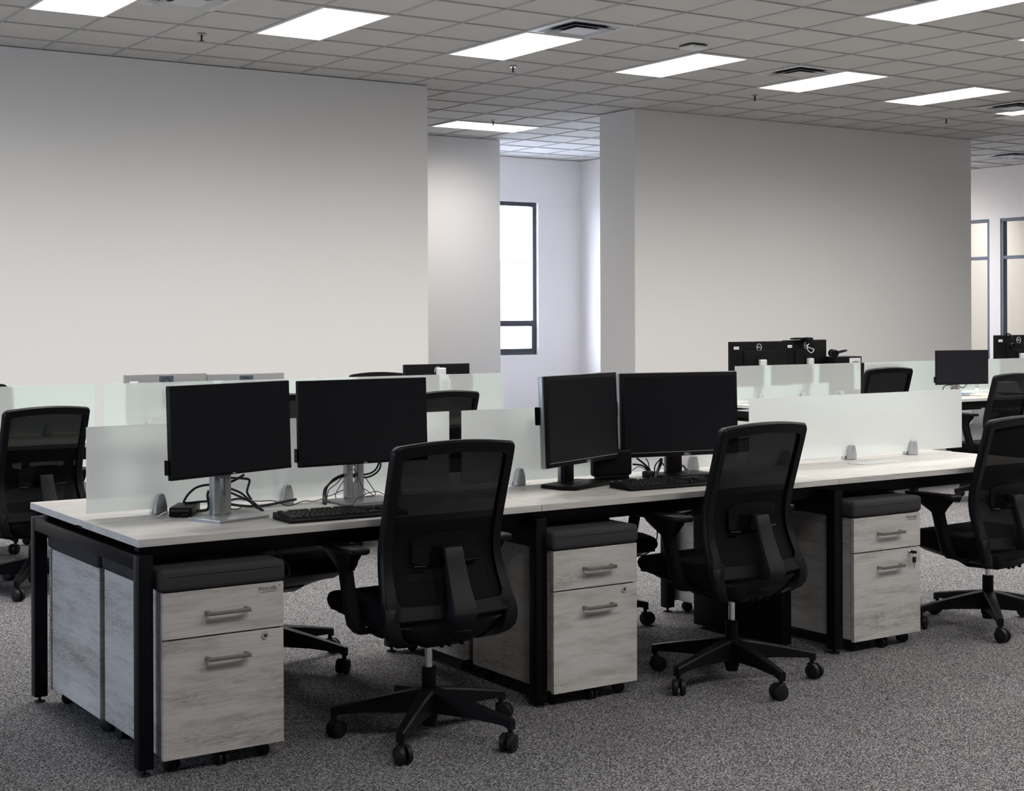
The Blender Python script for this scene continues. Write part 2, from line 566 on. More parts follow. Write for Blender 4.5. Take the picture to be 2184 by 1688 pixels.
def wall_open(name, axis, c0, c1, a0, a1, holes, mat, z1=HC):
    """a wall along an axis with rectangular openings (s0, s1, zlo, zhi)"""
    mb = MB()
    def seg(s0, s1, z0, zz):
        if s1 - s0 > 1e-4 and zz - z0 > 1e-4:
            if axis == 'x':
                mb.box(s0, s1, c0, c1, z0, zz)
            else:
                mb.box(c0, c1, s0, s1, z0, zz)
    cur = a0
    for s0, s1, zl, zh in sorted(holes):
        seg(cur, s0, 0, z1)
        seg(s0, s1, 0, zl)
        seg(s0, s1, zh, z1)
        cur = s1
    seg(cur, a1, 0, z1)
    return struct(name, mb, mat)


WIN_B = (9.55, 11.0, 0.865, 3.075)
WIN_C_ADDED = (6.6, 8.05, 0.865, 3.075)  # unseen window, added to light the alcove and its ceiling
wall_open('wall_back', 'x', Y1, Y1 + 0.22, 5.0, 11.78, [WIN_B, WIN_C_ADDED], M['wall_warmed'])
b = MB(); b.box(11.78, 11.95, 9.9, Y1 + 0.22, 0, HC); struct('wall_alcove', b, M['wall_warmed'])
WIN_F_ADDED = (15.6, 16.3, 0.865, 3.075)  # unseen window, added to bring daylight to the far right corner
wall_open('wall_far', 'x', 12.1, 12.3, 11.95, X1 + 0.15, [WIN_F_ADDED], M['wall_warmed'])
b = MB(); b.box(5.0, 5.2, 8.86, Y1 + 0.22, 0, HC); struct('wall_passage', b, M['wall_warmed'])
# office glazing in the far right wall
GLZ = [(10.70, 12.0, 0.10, 2.91), (8.95, 10.50, 0.10, 2.91), (7.1, 8.75, 0.10, 2.91)]
wall_open('wall_office', 'y', X1, X1 + 0.12, Y0, 12.1, GLZ, M['wall_warmed'])
# daylight side: windows at the left of the room and behind the camera
WIN_L = [(0.2, 1.2, 0.9, 2.7), (3.4, 4.4, 0.9, 2.7)]
wall_open('wall_window', 'y', X0 - 0.2, X0, Y0, 8.86, WIN_L, M['wall'])
b = MB(); b.box(X0 - 0.2, X1 + 0.15, Y0 - 0.2, Y0, 0, HC); struct('wall_front', b, M['wall'])
# office behind the glazing
b = MB(); b.box(X1 + 3.6, X1 + 3.75, 4.0, 12.3, 0, HC); struct('wall_office_back', b, M['wall_cream'])
b = MB(); b.box(X1 + 0.12, X1 + 3.6, 12.1, 12.3, 0, HC); struct('wall_office_side', b, M['wall_cream'])
b = MB(); b.box(X1 + 0.12, X1 + 3.6, 3.9, 4.05, 0, HC); struct('wall_office_end', b, M['wall_cream'])


def window(name, axis, c, s0, s1, z0, z1, bars_z, bars_s, mat, t=0.055, d=0.07):
    mb = MB()
    def bar(a0, a1, q0, q1):
        if axis == 'x':
            mb.box(a0, a1, c, c + d, q0, q1, 0.004)
        else:
            mb.box(c, c + d, a0, a1, q0, q1, 0.004)
    bar(s0, s1, z1 - t, z1); bar(s0, s1, z0, z0 + t)
    bar(s0, s0 + t, z0 + t, z1 - t); bar(s1 - t, s1, z0 + t, z1 - t)
    for z in bars_z:
        bar(s0 + t, s1 - t, z - t / 2, z + t / 2)
    for s in bars_s:
        bar(s - t / 2, s + t / 2, z0 + t, z1 - t)
    return struct(name, mb, mat)


w = window('window_1', 'x', Y1 + 0.05, WIN_B[0], WIN_B[1], WIN_B[2], WIN_B[3], [1.33], [], M['win_frame'], t=0.06)
b = MB(); b.box(WIN_B[0] + .06, WIN_B[1] - .085, Y1 + 0.045, Y1 + 0.10, 0.925, 0.955); b.box(WIN_B[1] - .085, WIN_B[1] - .06, Y1 + 0.045, Y1 + 0.10, 0.925, 1.30)
b.box(WIN_B[0] + .06, WIN_B[1] - .085, Y1 + 0.045, Y1 + 0.10, 1.28, 1.30)
b.build('opening_sash', M['win_frame'], w, smooth=0)
for k, (s0, s1, z0, z1) in enumerate(GLZ):
    window('window_%d' % (k + 2), 'y', X1 + 0.01, s0, s1, z0, z1, [2.305], [], M['win_frame_blue'], t=0.05, d=0.09)
window('window_5', 'x', Y1 + 0.05, *WIN_C_ADDED, [1.33], [], M['win_frame'], t=0.06)
window('window_6', 'x', 12.15, *WIN_F_ADDED, [1.33], [], M['win_frame'], t=0.06)
for k, (s0, s1, z0, z1) in enumerate(WIN_L):
    window('window_%d' % (k + 7), 'y', X0 - 0.14, s0, s1, z0, z1, [1.35], [(s0 + s1) / 2], M['win_frame'], t=0.06)
# ledge where the wall changes plane above the window head, wall corner bead
b = MB(); b.box(11.0, 11.78, Y1 - 0.012, Y1, 3.02, 3.05); struct('trim_2', b, M['wall_warmed'])

# sky portals in the daylight openings (they only guide the sky light)
def portal(loc, rot, sx, sy):
    l = bpy.data.lights.new('portal', 'AREA')
    l.shape = 'RECTANGLE'; l.size = sx; l.size_y = sy
    l.cycles.is_portal = True
    o = bpy.data.objects.new('portal', l)
    COL.objects.link(o)
    o.location = loc; o.rotation_euler = rot
for (s0, s1, z0, z1) in WIN_L:
    portal((X0 - 0.16, (s0 + s1) / 2, (z0 + z1) / 2), (0, -PI / 2, 0), z1 - z0, s1 - s0)
portal(((WIN_F_ADDED[0] + WIN_F_ADDED[1]) / 2, 12.28, (WIN_F_ADDED[2] + WIN_F_ADDED[3]) / 2), (-PI / 2, 0, 0), WIN_F_ADDED[1] - WIN_F_ADDED[0], WIN_F_ADDED[3] - WIN_F_ADDED[2])
for q in (WIN_B, WIN_C_ADDED):
    portal(((q[0] + q[1]) / 2, Y1 + 0.18, (q[2] + q[3]) / 2), (-PI / 2, 0, 0), q[1] - q[0], q[3] - q[2])

# salmon building outside the back window
bd = MB(); bd.box(17, 30, 30, 40, -0.1, 2.95)
bb = tag(bd.build('building', M['salmon'], smooth=0), 'pale salmon building outside beyond the tall dark-framed window', 'building')
b = MB(); b.box(16.9, 30.1, 29.9, 40.1, 2.95, 3.15); b.build('roof_edge', M['white_metal'], bb, smooth=0)
b = MB(); b.box(22.95, 23.35, 29.85, 30.0, 1.55, 1.95); b.build('wall_lamp', M['alu'], bb, smooth=0)
b = MB(); b.box(-30, 60, 13.6, 60, -0.3, -0.12); tag(b.build('ground', simple('pavement', (0.5, 0.5, 0.5), 0.9), smooth=0), kind='structure')


# ------------------------------------------------------------------ ceiling fittings
def lamp(i, j, label, rot=0.0, proto=[None]):
    w2, l2 = G / 2, G
    x, y = GX + i * G, GY + j * G
    if proto[0] is None:
        t = thing('ceiling_light', label, 'ceiling light', (x, y, HC), rot, 'recessed ceiling light panels')
        b = MB()
        for (a0, a1, c0, c1) in ((-w2 + .006, w2 - .006, -l2 + .006, -l2 + .028), (-w2 + .006, w2 - .006, l2 - .028, l2 - .006),
                                 (-w2 + .006, -w2 + .026, -l2 + .028, l2 - .028), (w2 - .026, w2 - .006, -l2 + .028, l2 - .028)):
            b.box(a0, a1, c0, c1, -0.008, 0.006, 0.002)
        b.build('frame', M['white_metal'], t, smooth=0)
        b = MB()
        b.bm.faces.new([b.bm.verts.new(p) for p in ((-w2 + .026, -l2 + .028, -0.003), (-w2 + .026, l2 - .028, -0.003), (w2 - .026, l2 - .028, -0.003), (w2 - .026, -l2 + .028, -0.003))])
        b.build('diffuser', M['panel'], t, smooth=0)
        proto[0] = t
        return t
    return dup(proto[0], (x, y, HC), rot, label)


# (column centre, row centre, label): rows run away from the left window wall
LN = {
    (-3.5, -1): 'leftmost lit ceiling light panel, cut by the top edge of the picture',
    (-0.5, -1): 'lit ceiling light panel at upper left, next to a single sprinkler head on its left',
    (2.5, -1): 'lit ceiling light panel just in front of the large square air vent',
    (5.5, -1): 'lit ceiling light panel just in front of the small white square box on the ceiling',
    (8.5, -1): 'lit ceiling light panel overlapping the smaller square air vent',
    (11.5, -1): 'lit ceiling light panel above the right end of the right wall block',
    (5.5, -6): 'large lit ceiling light panel cut by the top edge at upper right',
    (8.5, -6): 'sliver of a lit ceiling light panel below the large top right one',
}
for (i, j), lab in LN.items():
    lamp(i, j, lab)
lamp(7, 6.5, 'lit ceiling light panel turned crosswise in the gap between wall blocks', PI / 2)
for i in (-9.5, -6.5):
    lamp(i, -1, 'lit ceiling light panel out of view at the left of the window row')
for i in (-6.5, -3.5, -0.5, 2.5, 11.5, 14.5, 17.5):
    lamp(i, -6, 'lit ceiling light panel out of view in the row over the front desks')
for i in (2.5, 5.5, 8.5, 11.5, 14.5):
    lamp(i, -11, 'lit ceiling light panel out of view in the row over the nearest chairs')
for i in (-6.5, -3.5, -0.5, 2.5, 5.5, 8.5, 11.5):
    lamp(i, -16, 'lit ceiling light panel out of view in the row over the aisle')
lamp(14.5, -1, 'lit ceiling light panel out of view beyond the right edge')
lamp(17, 8, 'added unseen ceiling light panel behind the right wall block')  # this panel and the next are unseen, added to brighten the far right
lamp(20.5, 8, 'added unseen ceiling light panel behind the right wall block near the office')
for x in (19.6,):
    for y in (6.5, 9.5, 11.0):
        lamp((x - GX) / G, (y - GY) / G, 'lit ceiling light panel inside the glazed office')


def vent(i, j, label, proto=[None]):
    x, y = GX + i * G, GY + j * G
    if proto[0] is None:
        t = thing('air_vent', label, 'air vent', (x, y, HC), 0, 'square ceiling air vents')
        h = G / 2 - 0.004
        # stepped square cones
        def ring(r0, z0, r1, z1, m, name, th=0.004):
            b = MB()
            def sq(r, z): return [(-r, -r, z), (r, -r, z), (r, r, z), (-r, r, z)]
            b.loft([sq(r0, z0), sq(r1, z1), sq(r1, z1 + th), sq(r0, z0 + th)], cap=False, closed=True)
            return b.build(name, m, t, smooth=0)
        ring(h, -0.004, 0.245, -0.006, M['alu_light'], 'outer_frame')
        ring(0.245, -0.006, 0.175, 0.006, M['grey_metal'], 'louver')
        ring(0.205, -0.024, 0.13, 0.000, M['grey_metal'], 'louver')
        b = MB(); b.box(-.12, .12, -.12, .12, -0.022, -0.018, 0.001); b.build('centre_plate', M['alu_light'], t, smooth=0)
        b = MB(); b.box(-.24, .24, -.24, .24, 0.0062, 0.0075); b.build('duct_opening', M['dark_void'], t, smooth=0)
        proto[0] = t
        return t
    return dup(proto[0], (x, y, HC), 0, label)


vent(2.5, -2.5, 'large-looking square air vent behind the third lit ceiling light panel')
vent(7.5, -1.5, 'smaller square air vent partly covered by the fifth lit ceiling light panel')
vent(-2.5, -1.5, 'square air vent cut by the top edge at upper left, between two light panels')
vent(13.6, -0.8, 'square air vent at the right picture edge, next to the light panel furthest right')
vent(20.5, 4.5, 'small far square air vent near the glazed offices at the right edge')
# plain return-air tile
b = MB(); b.box(-G / 2 + .01, G / 2 - .01, -G / 2 + .01, G / 2 - .01, -0.012, 0.0, 0.003)
tag(b.build('access_panel', M['white_metal'], loc=(GX + 15.0 * G, GY - 0.1 * G, HC)), 'flat pale square ceiling panel at the right edge below the vent', 'ceiling panel')
# small surface box on the ceiling
t = thing('wireless_access_point', 'small white square box with rounded underside hanging on the ceiling', 'access point', (6.83, 5.16, HC))
b = MB(); b.box(-.085, .085, -.085, .085, -0.006, 0.0, 0.001); b.build('mount', M['dark_void'], t)
b = MB(); b.box(-.088, .088, -.088, .088, -0.032, -0.006, 0.012, 3); b.build('housing', M['white_plastic'], t)


def sprinkler(x, y, label, proto=[None]):
    if proto[0] is None:
        t = thing('sprinkler', label, 'sprinkler', (x, y, HC), 0, 'ceiling sprinkler heads')
        b = MB(); b.cyl((0, 0, 0), (0, 0, -0.006), 0.035, 0.03, 20); b.build('escutcheon', M['grey_metal'], t)
        b = MB(); b.cyl((0, 0, -0.006), (0, 0, -0.05), 0.009, 0.007, 10); b.cyl((0, 0, -.05), (0, 0, -.054), 0.018, 0.018, 12); b.build('nozzle', M['rubber'], t)
        proto[0] = t
        return t
    return dup(proto[0], (x, y, HC), 0, label)


for x, y, lab in ((3.105, 6.87, 'sprinkler head at upper left between two lit panels'),
                  (6.137, 6.838, 'shiny sprinkler head in front of the third lit panel'),
                  (8.082, 10.063, 'sprinkler head by the crosswise lit panel in the wall gap'),
                  (9.311, 7.009, 'sprinkler head above the left half of the right wall block'),
                  (12.505, 7.179, 'sprinkler head above the right end of the right wall block')):
    sprinkler(x, y, lab)


# ================================================================== BENCH DESKS
def bench(name, label, x0, y0, edges, lids, ends=(True, True), D=1.127, riser=None):
    """edges: x positions of worktop seams measured from x0"""
    t = thing(name, label, 'desk', (x0, y0, 0), 0, 'double-sided bench desks')
    n = len(edges) - 1
    TZ, TB = 0.740, 0.715
    for k in range(n):
        a, c = edges[k] + 0.001, edges[k + 1] - 0.001
        for (ya, yb) in ((0.0, 0.532), (D - 0.532, D)):
            b = MB(); b.box(a, c, ya, yb, TB, TZ, 0.0012, 1)
            o = b.build('worktop', M['wood_top'], t, smooth=0)
            o.data.materials.append(M['wood_edge'])
            for p in o.data.polygons:
                if abs(p.normal.z) < 0.7:
                    p.material_index = 1
        b = MB(); b.box(a, c, 0.533, D - 0.533, TB + 0.004, TZ - 0.0004)
        b.build('centre_rail', M['wood_top'], t, smooth=0)
    # frames
    for k in range(n + 1):
        x = edges[k]
        xa = x + (0.002 if k == 0 else (-0.050 if k == n else -0.024))
        b = MB()
        for ya in (0.002, D - 0.050):
            b.box(xa, xa + 0.048, ya, ya + 0.048, 0.022, 0.6885, 0.0025)
        b.box(xa, xa + 0.048, 0.050, D - 0.050, 0.6405, 0.6885, 0.0025)
        fr = b.build('leg_frame', M['black_steel'], t)
        for ya in (0.026, D - 0.026):
            b = MB(); b.cyl((xa + .024, ya, 0), (xa + .024, ya, 0.006), 0.021, 0.019, 18); b.cyl((xa + .024, ya, 0.006), (xa + .024, ya, 0.024), 0.006)
            b.build('foot', M['rubber'], fr)
    L = edges[-1]
    b = MB()
    for ya in (0.075, D - 0.115):
        b.box(0.03, L - 0.03, ya, ya + 0.04, 0.655, TB - 0.001, 0.002)
    b.build('beam', M['black_steel'], t)
    b = MB()
    for k in range(n):
        a, c = edges[k] + 0.10, edges[k + 1] - 0.10
        b.prism([(0.43, 0.66), (0.43, 0.61), (0.44, 0.605), (0.69, 0.605), (0.70, 0.61), (0.70, 0.66), (0.695, 0.66), (0.695, 0.612), (0.435, 0.612), (0.435, 0.66)], a, c, 'x')
    b.build('cable_tray', M['black_steel'], t, smooth=0)
    for k, (xa, ya) in enumerate(lids):
        b = MB(); b.box(xa, xa + 0.29, ya, ya + 0.10, TZ, TZ + 0.0025, 0.001)
        b.box(xa + .10, xa + .19, ya + .075, ya + .095, TZ + .0025, TZ + 0.003)
        b.build('cable_flap', M['white_metal'], t)
    if riser:
        for xr in riser:
            b = MB(); b.box(xr, xr + 0.06, 0.20, 0.76, 0.015, 0.60, 0.004); b.build('cable_riser', M['black_steel'], t)
    return t


E1 = [0.0, 1.5336, 3.067, 4.46]
bench('bench_desk', 'nearest long bench desk with pale oak worktops and black steel leg frames', 0, 0, E1,
      [(0.62, 0.40), (2.02, 0.41), (3.58, 0.33), (3.46, 0.66)], riser=[2.93])
Y2 = 3.60
bench('bench_desk', 'bench desk behind the nearest one, below the left wall, mostly hidden by glass and screens', -0.15, Y2, [0, 1.45, 2.90, 4.35], [])
bench('bench_desk', 'far right bench desk with pale top, behind the right end of the nearest desk', 6.33, Y2, [0, 1.44, 2.88, 4.32], [])


def clamp_mesh(b, x, y):
    # bullet shaped jaw on both sides of the glass
    poly = [(-.0225, 0), (.0225, 0), (.0215, .018), (.018, .042), (.0125, .062), (.009, .069), (-.009, .069), (-.0125, .062), (-.018, .042), (-.0215, .018)]
    for s in (-1, 1):
        y0, y1 = (y - .005 - .026, y - .005) if s < 0 else (y + .005, y + .031)
        b.prism([(x + p, .741 + q) for p, q in poly], y0, y1, 'y', 0.003)


def divider(x0, x1, y, z0, z1, clamps, label, gm='glass'):
    t = thing('glass_divider', label, 'desk divider', (x0, y, 0), 0, 'frosted glass desk dividers')
    b = MB(); b.box(0, x1 - x0, -0.004, 0.004, z0, z1, 0.001, 1)
    gp = b.build('glass_pane', M['glass' if y < 2 else 'glass_dimmed'], t, smooth=0)
    gp.data.materials.append(M['glass_clear'])
    for p in gp.data.polygons:
        if p.normal.y > -0.5:
            p.material_index = 1
    for cx in clamps:
        b = MB(); clamp_mesh(b, cx - x0, 0); b.build('clamp', M['clamp'], t)
    return t


yg = 0.5635
divider(0.025, 1.488, yg, .757, 1.053, (0.285, 0.775, 1.235), 'frosted glass divider at the left end of the nearest desk, behind the two thin-edged screens')
divider(1.545, 3.010, yg, .757, 1.053, (1.815, 2.27, 2.745), 'frosted glass divider in the middle of the nearest desk, behind the two thick-edged screens')
divider(3.088, 4.544, yg, .757, 1.050, (3.30, 3.735, 4.165), 'clear-standing frosted glass divider at the right end of the nearest desk, nothing in front')
y2g = Y2 + 0.5635
divider(-0.12, 1.285, y2g, .757, 1.034, (0.2, 1.0), 'leftmost frosted glass divider on the second desk, above the chair back at the left edge')
divider(1.335, 2.745, y2g, .757, 1.034, (1.62, 2.48), 'frosted glass divider on the second desk, behind the left thin-edged screen')
divider(2.785, 4.195, y2g, .757, 1.033, (3.1, 3.9), 'frosted glass divider on the second desk whose right end stands free before the window passage')
divider(6.36, 7.755, y2g, .757, 1.033, (6.62, 7.08, 7.52), 'frosted glass divider on the far right desk, in front of the two dark screen backs')
divider(7.80, 9.195, y2g, .757, 1.033, (8.1, 8.9), 'frosted glass divider on the far right desk, behind the single small black screen')
divider(9.24, 10.63, y2g, .757, 1.033, (9.5, 10.4), 'frosted glass divider at the right picture edge, before the screen with a headset')


# ================================================================== PEDESTALS
def pedestal(label, loc, rotz=0.0, sticker=False, key=False, proto=[None]):
    WP, DP = 0.412, 0.545
    t = thing('drawer_pedestal', label, 'pedestal', loc, rotz, 'mobile drawer pedestals with seat cushions')
    b = MB(); b.box(0.004, WP - 0.004, 0.022, DP, 0.056, 0.570, 0.001, 1); b.build('body', M['wood_ped'], t, smooth=0)
    for nm, z0, z1 in (('drawer', 0.425, 0.570), ('drawer', 0.050, 0.420)):
        b = MB(); b.box(0, WP, 0, 0.018, z0, z1, 0.0012, 1)
        d = b.build(nm, M['wood_ped'], t, smooth=0)
        hz = 0.497 if z0 > .3 else 0.353
        b = MB()
        b.box(0.140, 0.284, -0.034, -0.024, hz - .006, hz + .006, 0.0015)
        for hx in (0.140, 0.273):
            b.box(hx, hx + 0.011, -0.026, 0.0, hz - .006, hz + .006, 0.001)
        b.build('handle', M['steel'], d)
        if z0 < .3:
            b = MB(); b.cyl((0.345, 0.0, 0.402), (0.345, -0.004, 0.402), 0.012, 0.0115, 22); b.cyl((0.345, -0.004, 0.402), (0.345, -0.006, 0.402), 0.008, 0.008, 16)
            lk = b.build('lock', M['chrome'], d)
            b = MB(); b.cyl((0.345, -0.006, 0.402), (0.345, -0.0065, 0.402), 0.0055, 0.0055, 14); b.build('keyhole', M['ink'], lk)
    # padded seat
    b = MB(); b.box(-0.008, WP + 0.006, -0.008, DP + 0.002, 0.572, 0.642, 0.017, 4)
    for v in b.bm.verts:     # soft crown and bulge
        u = (v.co.x - WP / 2) / (WP / 2); q = (v.co.y - DP / 2) / (DP / 2)
        if v.co.z > 0.60:
            v.co.z += 0.014 * (1 - u * u) * (1 - q * q)
    c = b.build('cushion', M['cushion'], t, smooth=60)
    b = MB(); b.tube([(0.012, -0.0090, 0.622), (WP / 2, -0.0095, 0.622), (WP - 0.014, -0.0090, 0.622)], 0.0011, 6, 3)
    b.build('seam', M['ink'], c)
    # castors
    for cx, cy, a in ((0.05, 0.06, 0.5), (WP - 0.05, 0.06, 1.2), (0.05, DP - 0.05, 0.2), (WP - 0.05, DP - 0.05, 0.7), (WP / 2, 0.035, 0.15)):
        b = MB()
        ca, sa = math.cos(a), math.sin(a)
        for s in (-1, 1):
            p0 = Vector((cx + ca * s * 0.006, cy + sa * s * 0.006, 0.0235)); p1 = Vector((cx + ca * s * 0.018, cy + sa * s * 0.018, 0.0235))
            b.cyl(p0, p1, 0.0235, 0.0225, 20, 0.002)
        b.cyl((cx, cy, 0.03), (cx, cy, 0.056), 0.010)
        b.build('caster', M['rubber'], t)
    if sticker:
        s = MB(); s.box(0.318, 0.404, -0.0006, -0.0001, 0.538, 0.566)
        st = s.build('brand_sticker', simple('clear_sticker', (0.50, 0.50, 0.50), 0.35), t, smooth=0)
        s = MB()
        lx, lz, q = 0.324, 0.5495, 0.0095
        for (a0, a1, c0, c1) in ((0, q, 0, .0012), (0, q, q - .0012, q), (0, .0012, 0, q), (q - .0012, q, 0, .0030), (q - .0012, q, .006, q), (.003, .0046, .003, .0068), (.003, .0068, .003, .0044)):
            s.box(lx + a0, lx + a1, -0.0012, -0.0006, lz + c0, lz + c1)
        s.build('logo', M['ink'], st, smooth=0)
        text_obj('linea italia', 0.0125, M['ink'], st, (0.336, -0.0008, 0.5505), (PI / 2, 0, 0), 'lettering', align='LEFT')
        text_obj('®', 0.006, M['ink'], st, (0.3955, -0.0008, 0.5575), (PI / 2, 0, 0), 'lettering', align='LEFT')
        for z_, a_, c_ in ((0.5462, 0.336, 0.392), (0.5408, 0.332, 0.384)):
            s = MB()
            xx = a_
            while xx < c_:
                ww = random.uniform(.0015, .006); s.box(xx, min(c_, xx + ww), -0.0011, -0.0006, z_, z_ + .0014); xx += ww + .0009
            s.build('small_print', M['ink'], st, smooth=0)
    if key:
        # a key in the lock and a second one hanging from its ring
        b = MB(); b.box(0.336, 0.352, -0.034, -0.008, 0.398, 0.410, 0.003)
        k = b.build('key', M['rubber'], t)
        b = MB(); b.torus((0.346, -0.022, 0.392), 0.008, 0.0008, Matrix.Rotation(PI / 2, 4, 'X')); b.build('key_ring', M['chrome'], k)
        b = MB(); b.box(0.336, 0.358, -0.024, -0.020, 0.358, 0.383, 0.002); k2 = b.build('spare_key', M['rubber'], t)
        b = MB(); b.prism([(0.343, 0.358), (0.351, 0.358), (0.350, 0.340), (0.347, 0.330), (0.344, 0.336)], -0.023, -0.0215, 'y'); b.build('key_blade', M['steel'], k2, smooth=0)
    return t


pedestal('leftmost grey oak drawer pedestal, dark cushion on top, under the near corner of the desk', (0.068, -0.030, 0), sticker=True)
pedestal('grey oak drawer pedestal with dark cushion between the two nearest chairs', (1.559, -0.035, 0)).scale.x = 0.945
pedestal('grey oak drawer pedestal with dark cushion and keys hanging from its lock', (3.118, -0.035, 0), sticker=True, key=True)
pedestal('pedestal seen side-on through the left end frame of the desk, behind the leftmost one', (0.468, 1.076, 0), PI)
pedestal('far-side pedestal behind the second near pedestal, only a sliver of its side visible', (1.975, 1.125, 0), PI)
pedestal('dim far-side pedestal seen between the desk legs past the second chair', (3.512, 1.115, 0), PI)


# ================================================================== TASK CHAIR
def yb(z):
    """backrest rear surface, side view"""
    T = [(0.33, -0.100), (0.38, -0.160), (0.43, -0.166), (0.50, -0.142), (0.56, -0.112), (0.63, -0.092), (0.70, -0.100), (0.80, -0.128), (0.90, -0.158), (0.97, -0.178), (1.03, -0.192)]
    zs, ys = zip(*T)
    return float(np.interp(z, zs, ys))


def ybs(z):
    return (yb(z - .03) + yb(z - .015) + yb(z) + yb(z + .015) + yb(z + .03)) / 5


def olat(z):
    return float(np.interp(z, [0.36, 0.43, 0.50, 0.57, 0.63, 0.75, 1.02], [0.246, 0.260, 0.252, 0.243, 0.237, 0.236, 0.240]))


def plan(x):
    return 0.018 * (1 - (x / 0.24) ** 2)


def BP(x, z, d=0.0):
    return Vector((x, ybs(z) - plan(x) + d, z))


def make_chair(label):
    t = thing('task_chair', label, 'chair', (0, 0, 0), 0, 'black mesh-back task chairs')
    # --- five-star base
    b = MB()
    b.cyl((0, 0, 0.060), (0, 0, 0.165), 0.030, 0.036, 28, 0.003)
    for k in range(5):
        a = 2 * PI * k / 5
        ca, sa = math.cos(a), math.sin(a)
        st = []
        for r, w, z0, z1 in ((0.018, 0.030, 0.085, 0.166), (0.06, 0.026, 0.088, 0.160), (0.18, 0.020, 0.090, 0.137), (0.30, 0.016, 0.084, 0.112), (0.333, 0.013, 0.070, 0.104)):
            ring = []
            for (u, z) in ((-w, z0), (w, z0), (w, z1 - .006), (w * .7, z1), (-w * .7, z1), (-w, z1 - .006)):
                ring.append((ca * r - sa * u, sa * r + ca * u, z))
            st.append(ring)
        b.loft(st)
    b.cyl((0, 0, 0.040), (0, 0, 0.062), 0.024, 0.026, 24)
    b.build('star_base', M['soft_black'], t)
    # casters
    for k in range(5):
        a = 2 * PI * k / 5
        c = bpy.data.objects.new('caster', None)
        b = MB()
        b.cyl((0, 0, 0.058), (0, 0, 0.086), 0.0085, 0.010, 14)
        b.box(-0.005, 0.005, -0.018, 0.020, 0.028, 0.060, 0.003)
        sw = a + (0.6, 1.9, -0.7, 2.4, 0.1)[k]
        c = b.build('caster', M['rubber'], t, (math.cos(a) * 0.322, math.sin(a) * 0.322, 0), sw)
        for s in (-1, 1):
            b = MB(); b.cyl((s * 0.006, -0.012, 0.031), (s * 0.024, -0.012, 0.031), 0.031, 0.029, 26, 0.003)
            b.cyl((s * 0.0235, -0.012, 0.031), (s * 0.0265, -0.012, 0.031), 0.020, 0.012, 20)
            b.build('wheel', M['rubber'], c)
    b = MB(); b.cyl((0, 0, 0.165), (0, 0, 0.236), 0.0245, 0.0245, 24, 0.002); b.build('lift_sleeve', M['black_plastic'], t)
    b = MB(); b.cyl((0, 0, 0.236), (0, 0, 0.36), 0.013, 0.013, 24); b.build('gas_lift', M['chrome'], t)
    # mechanism + levers
    b = MB()
    b.prism([(-0.16, 0.372), (-0.10, 0.325), (0.06, 0.318), (0.14, 0.350), (0.14, 0.385), (-0.16, 0.385)], -0.075, 0.075, 'x', 0.008)
    b.cyl((0.07, -0.03, 0.352), (0.235, -0.03, 0.345), 0.006); b.cyl((0.215, -0.03, 0.346), (0.25, -0.03, 0.344), 0.009, 0.011, 12)
    for x in (-0.03, 0.0, 0.05):
        b.cyl((x, -0.13, 0.33), (x, -0.13, 0.35), 0.007)
    b.build('tilt_mechanism', M['black_plastic'], t)
    # seat pan + cushion
    b = MB()
    st = []
    for x in np.linspace(-0.236, 0.236, 15):
        k_ = abs(x) / 0.236
        lo = 0.332 + 0.066 * k_ ** 2.2
        bk_ = -0.152 + 0.016 * k_ ** 3
        st.append([(x, bk_, 0.424), (x, bk_ - .006, (lo + .424) / 2 + .012), (x, bk_ + .006, lo + .016), (x, bk_ + .030, lo), (x, 0.10, lo + .004), (x, 0.21, max(lo + .02, 0.385)), (x, 0.264, 0.416), (x, 0.264, 0.428)])
    b.loft(st)
    b.build('seat_pan', M['black_plastic'], t)
    b = MB()
    b.prism([(-0.128, 0.412), (0.20, 0.412), (0.262, 0.420), (0.282, 0.440), (0.282, 0.462), (0.262, 0.480), (0.18, 0.490), (-0.128, 0.486)], -0.247, 0.247, 'x', 0.018, 4)
    b.build('seat', M['seat_fabric'], t, smooth=60)
    # back frame
    outer, inner = [], []
    zs = np.linspace(0.44, 0.975, 16)
    zi = np.linspace(0.50, 0.945, 16)
    for z, q in zip(zs, zi):
        outer.append((-olat(z), z)); inner.append((-(olat(q) - 0.036 - 0.010 * max(0, (0.62 - q) / 0.14)), q))
    xo, xi = 0.240, 0.203
    for k in range(1, 6):
        a = PI - k * PI / 12
        outer.append((-xo + .030 + .030 * math.cos(a), 0.978 + .030 * math.sin(a))); inner.append((-xi + .016 + .016 * math.cos(a), 0.951 + .016 * math.sin(a)))
    a5 = outer[-1]
    for k in range(0, 12):
        u = -1 + 2 * k / 11
        outer.append((u * (xo - .030), 1.008 + 0.013 * (1 - u * u))); inner.append((u * (xi - .016), 0.967 + 0.012 * (1 - u * u)))
    left_o, left_i = outer[:21], inner[:21]
    outer += [(-x, z) for x, z in left_o[::-1]]; inner += [(-x, z) for x, z in left_i[::-1]]
    # bottom
    for k in range(0, 14):
        u = 1 - 2 * k / 13
        outer.append((u * 0.2535, 0.430)); inner.append((u * 0.196, 0.478 + 0.004 * u * u))
    b = MB()
    D0 = 0.030
    stations = []
    for (xo_, zo_), (xi_, zi_) in zip(outer, inner):
        xm, zm = (xo_ * .82 + xi_ * .18), (zo_ * .82 + zi_ * .18)
        stations.append([BP(xo_, zo_, 0.008), BP(xm, zm, 0.0), BP(xi_, zi_, 0.004), BP(xi_, zi_, D0 - 0.004), BP(xo_, zo_, D0)])
    b.loft(stations, closed=True)
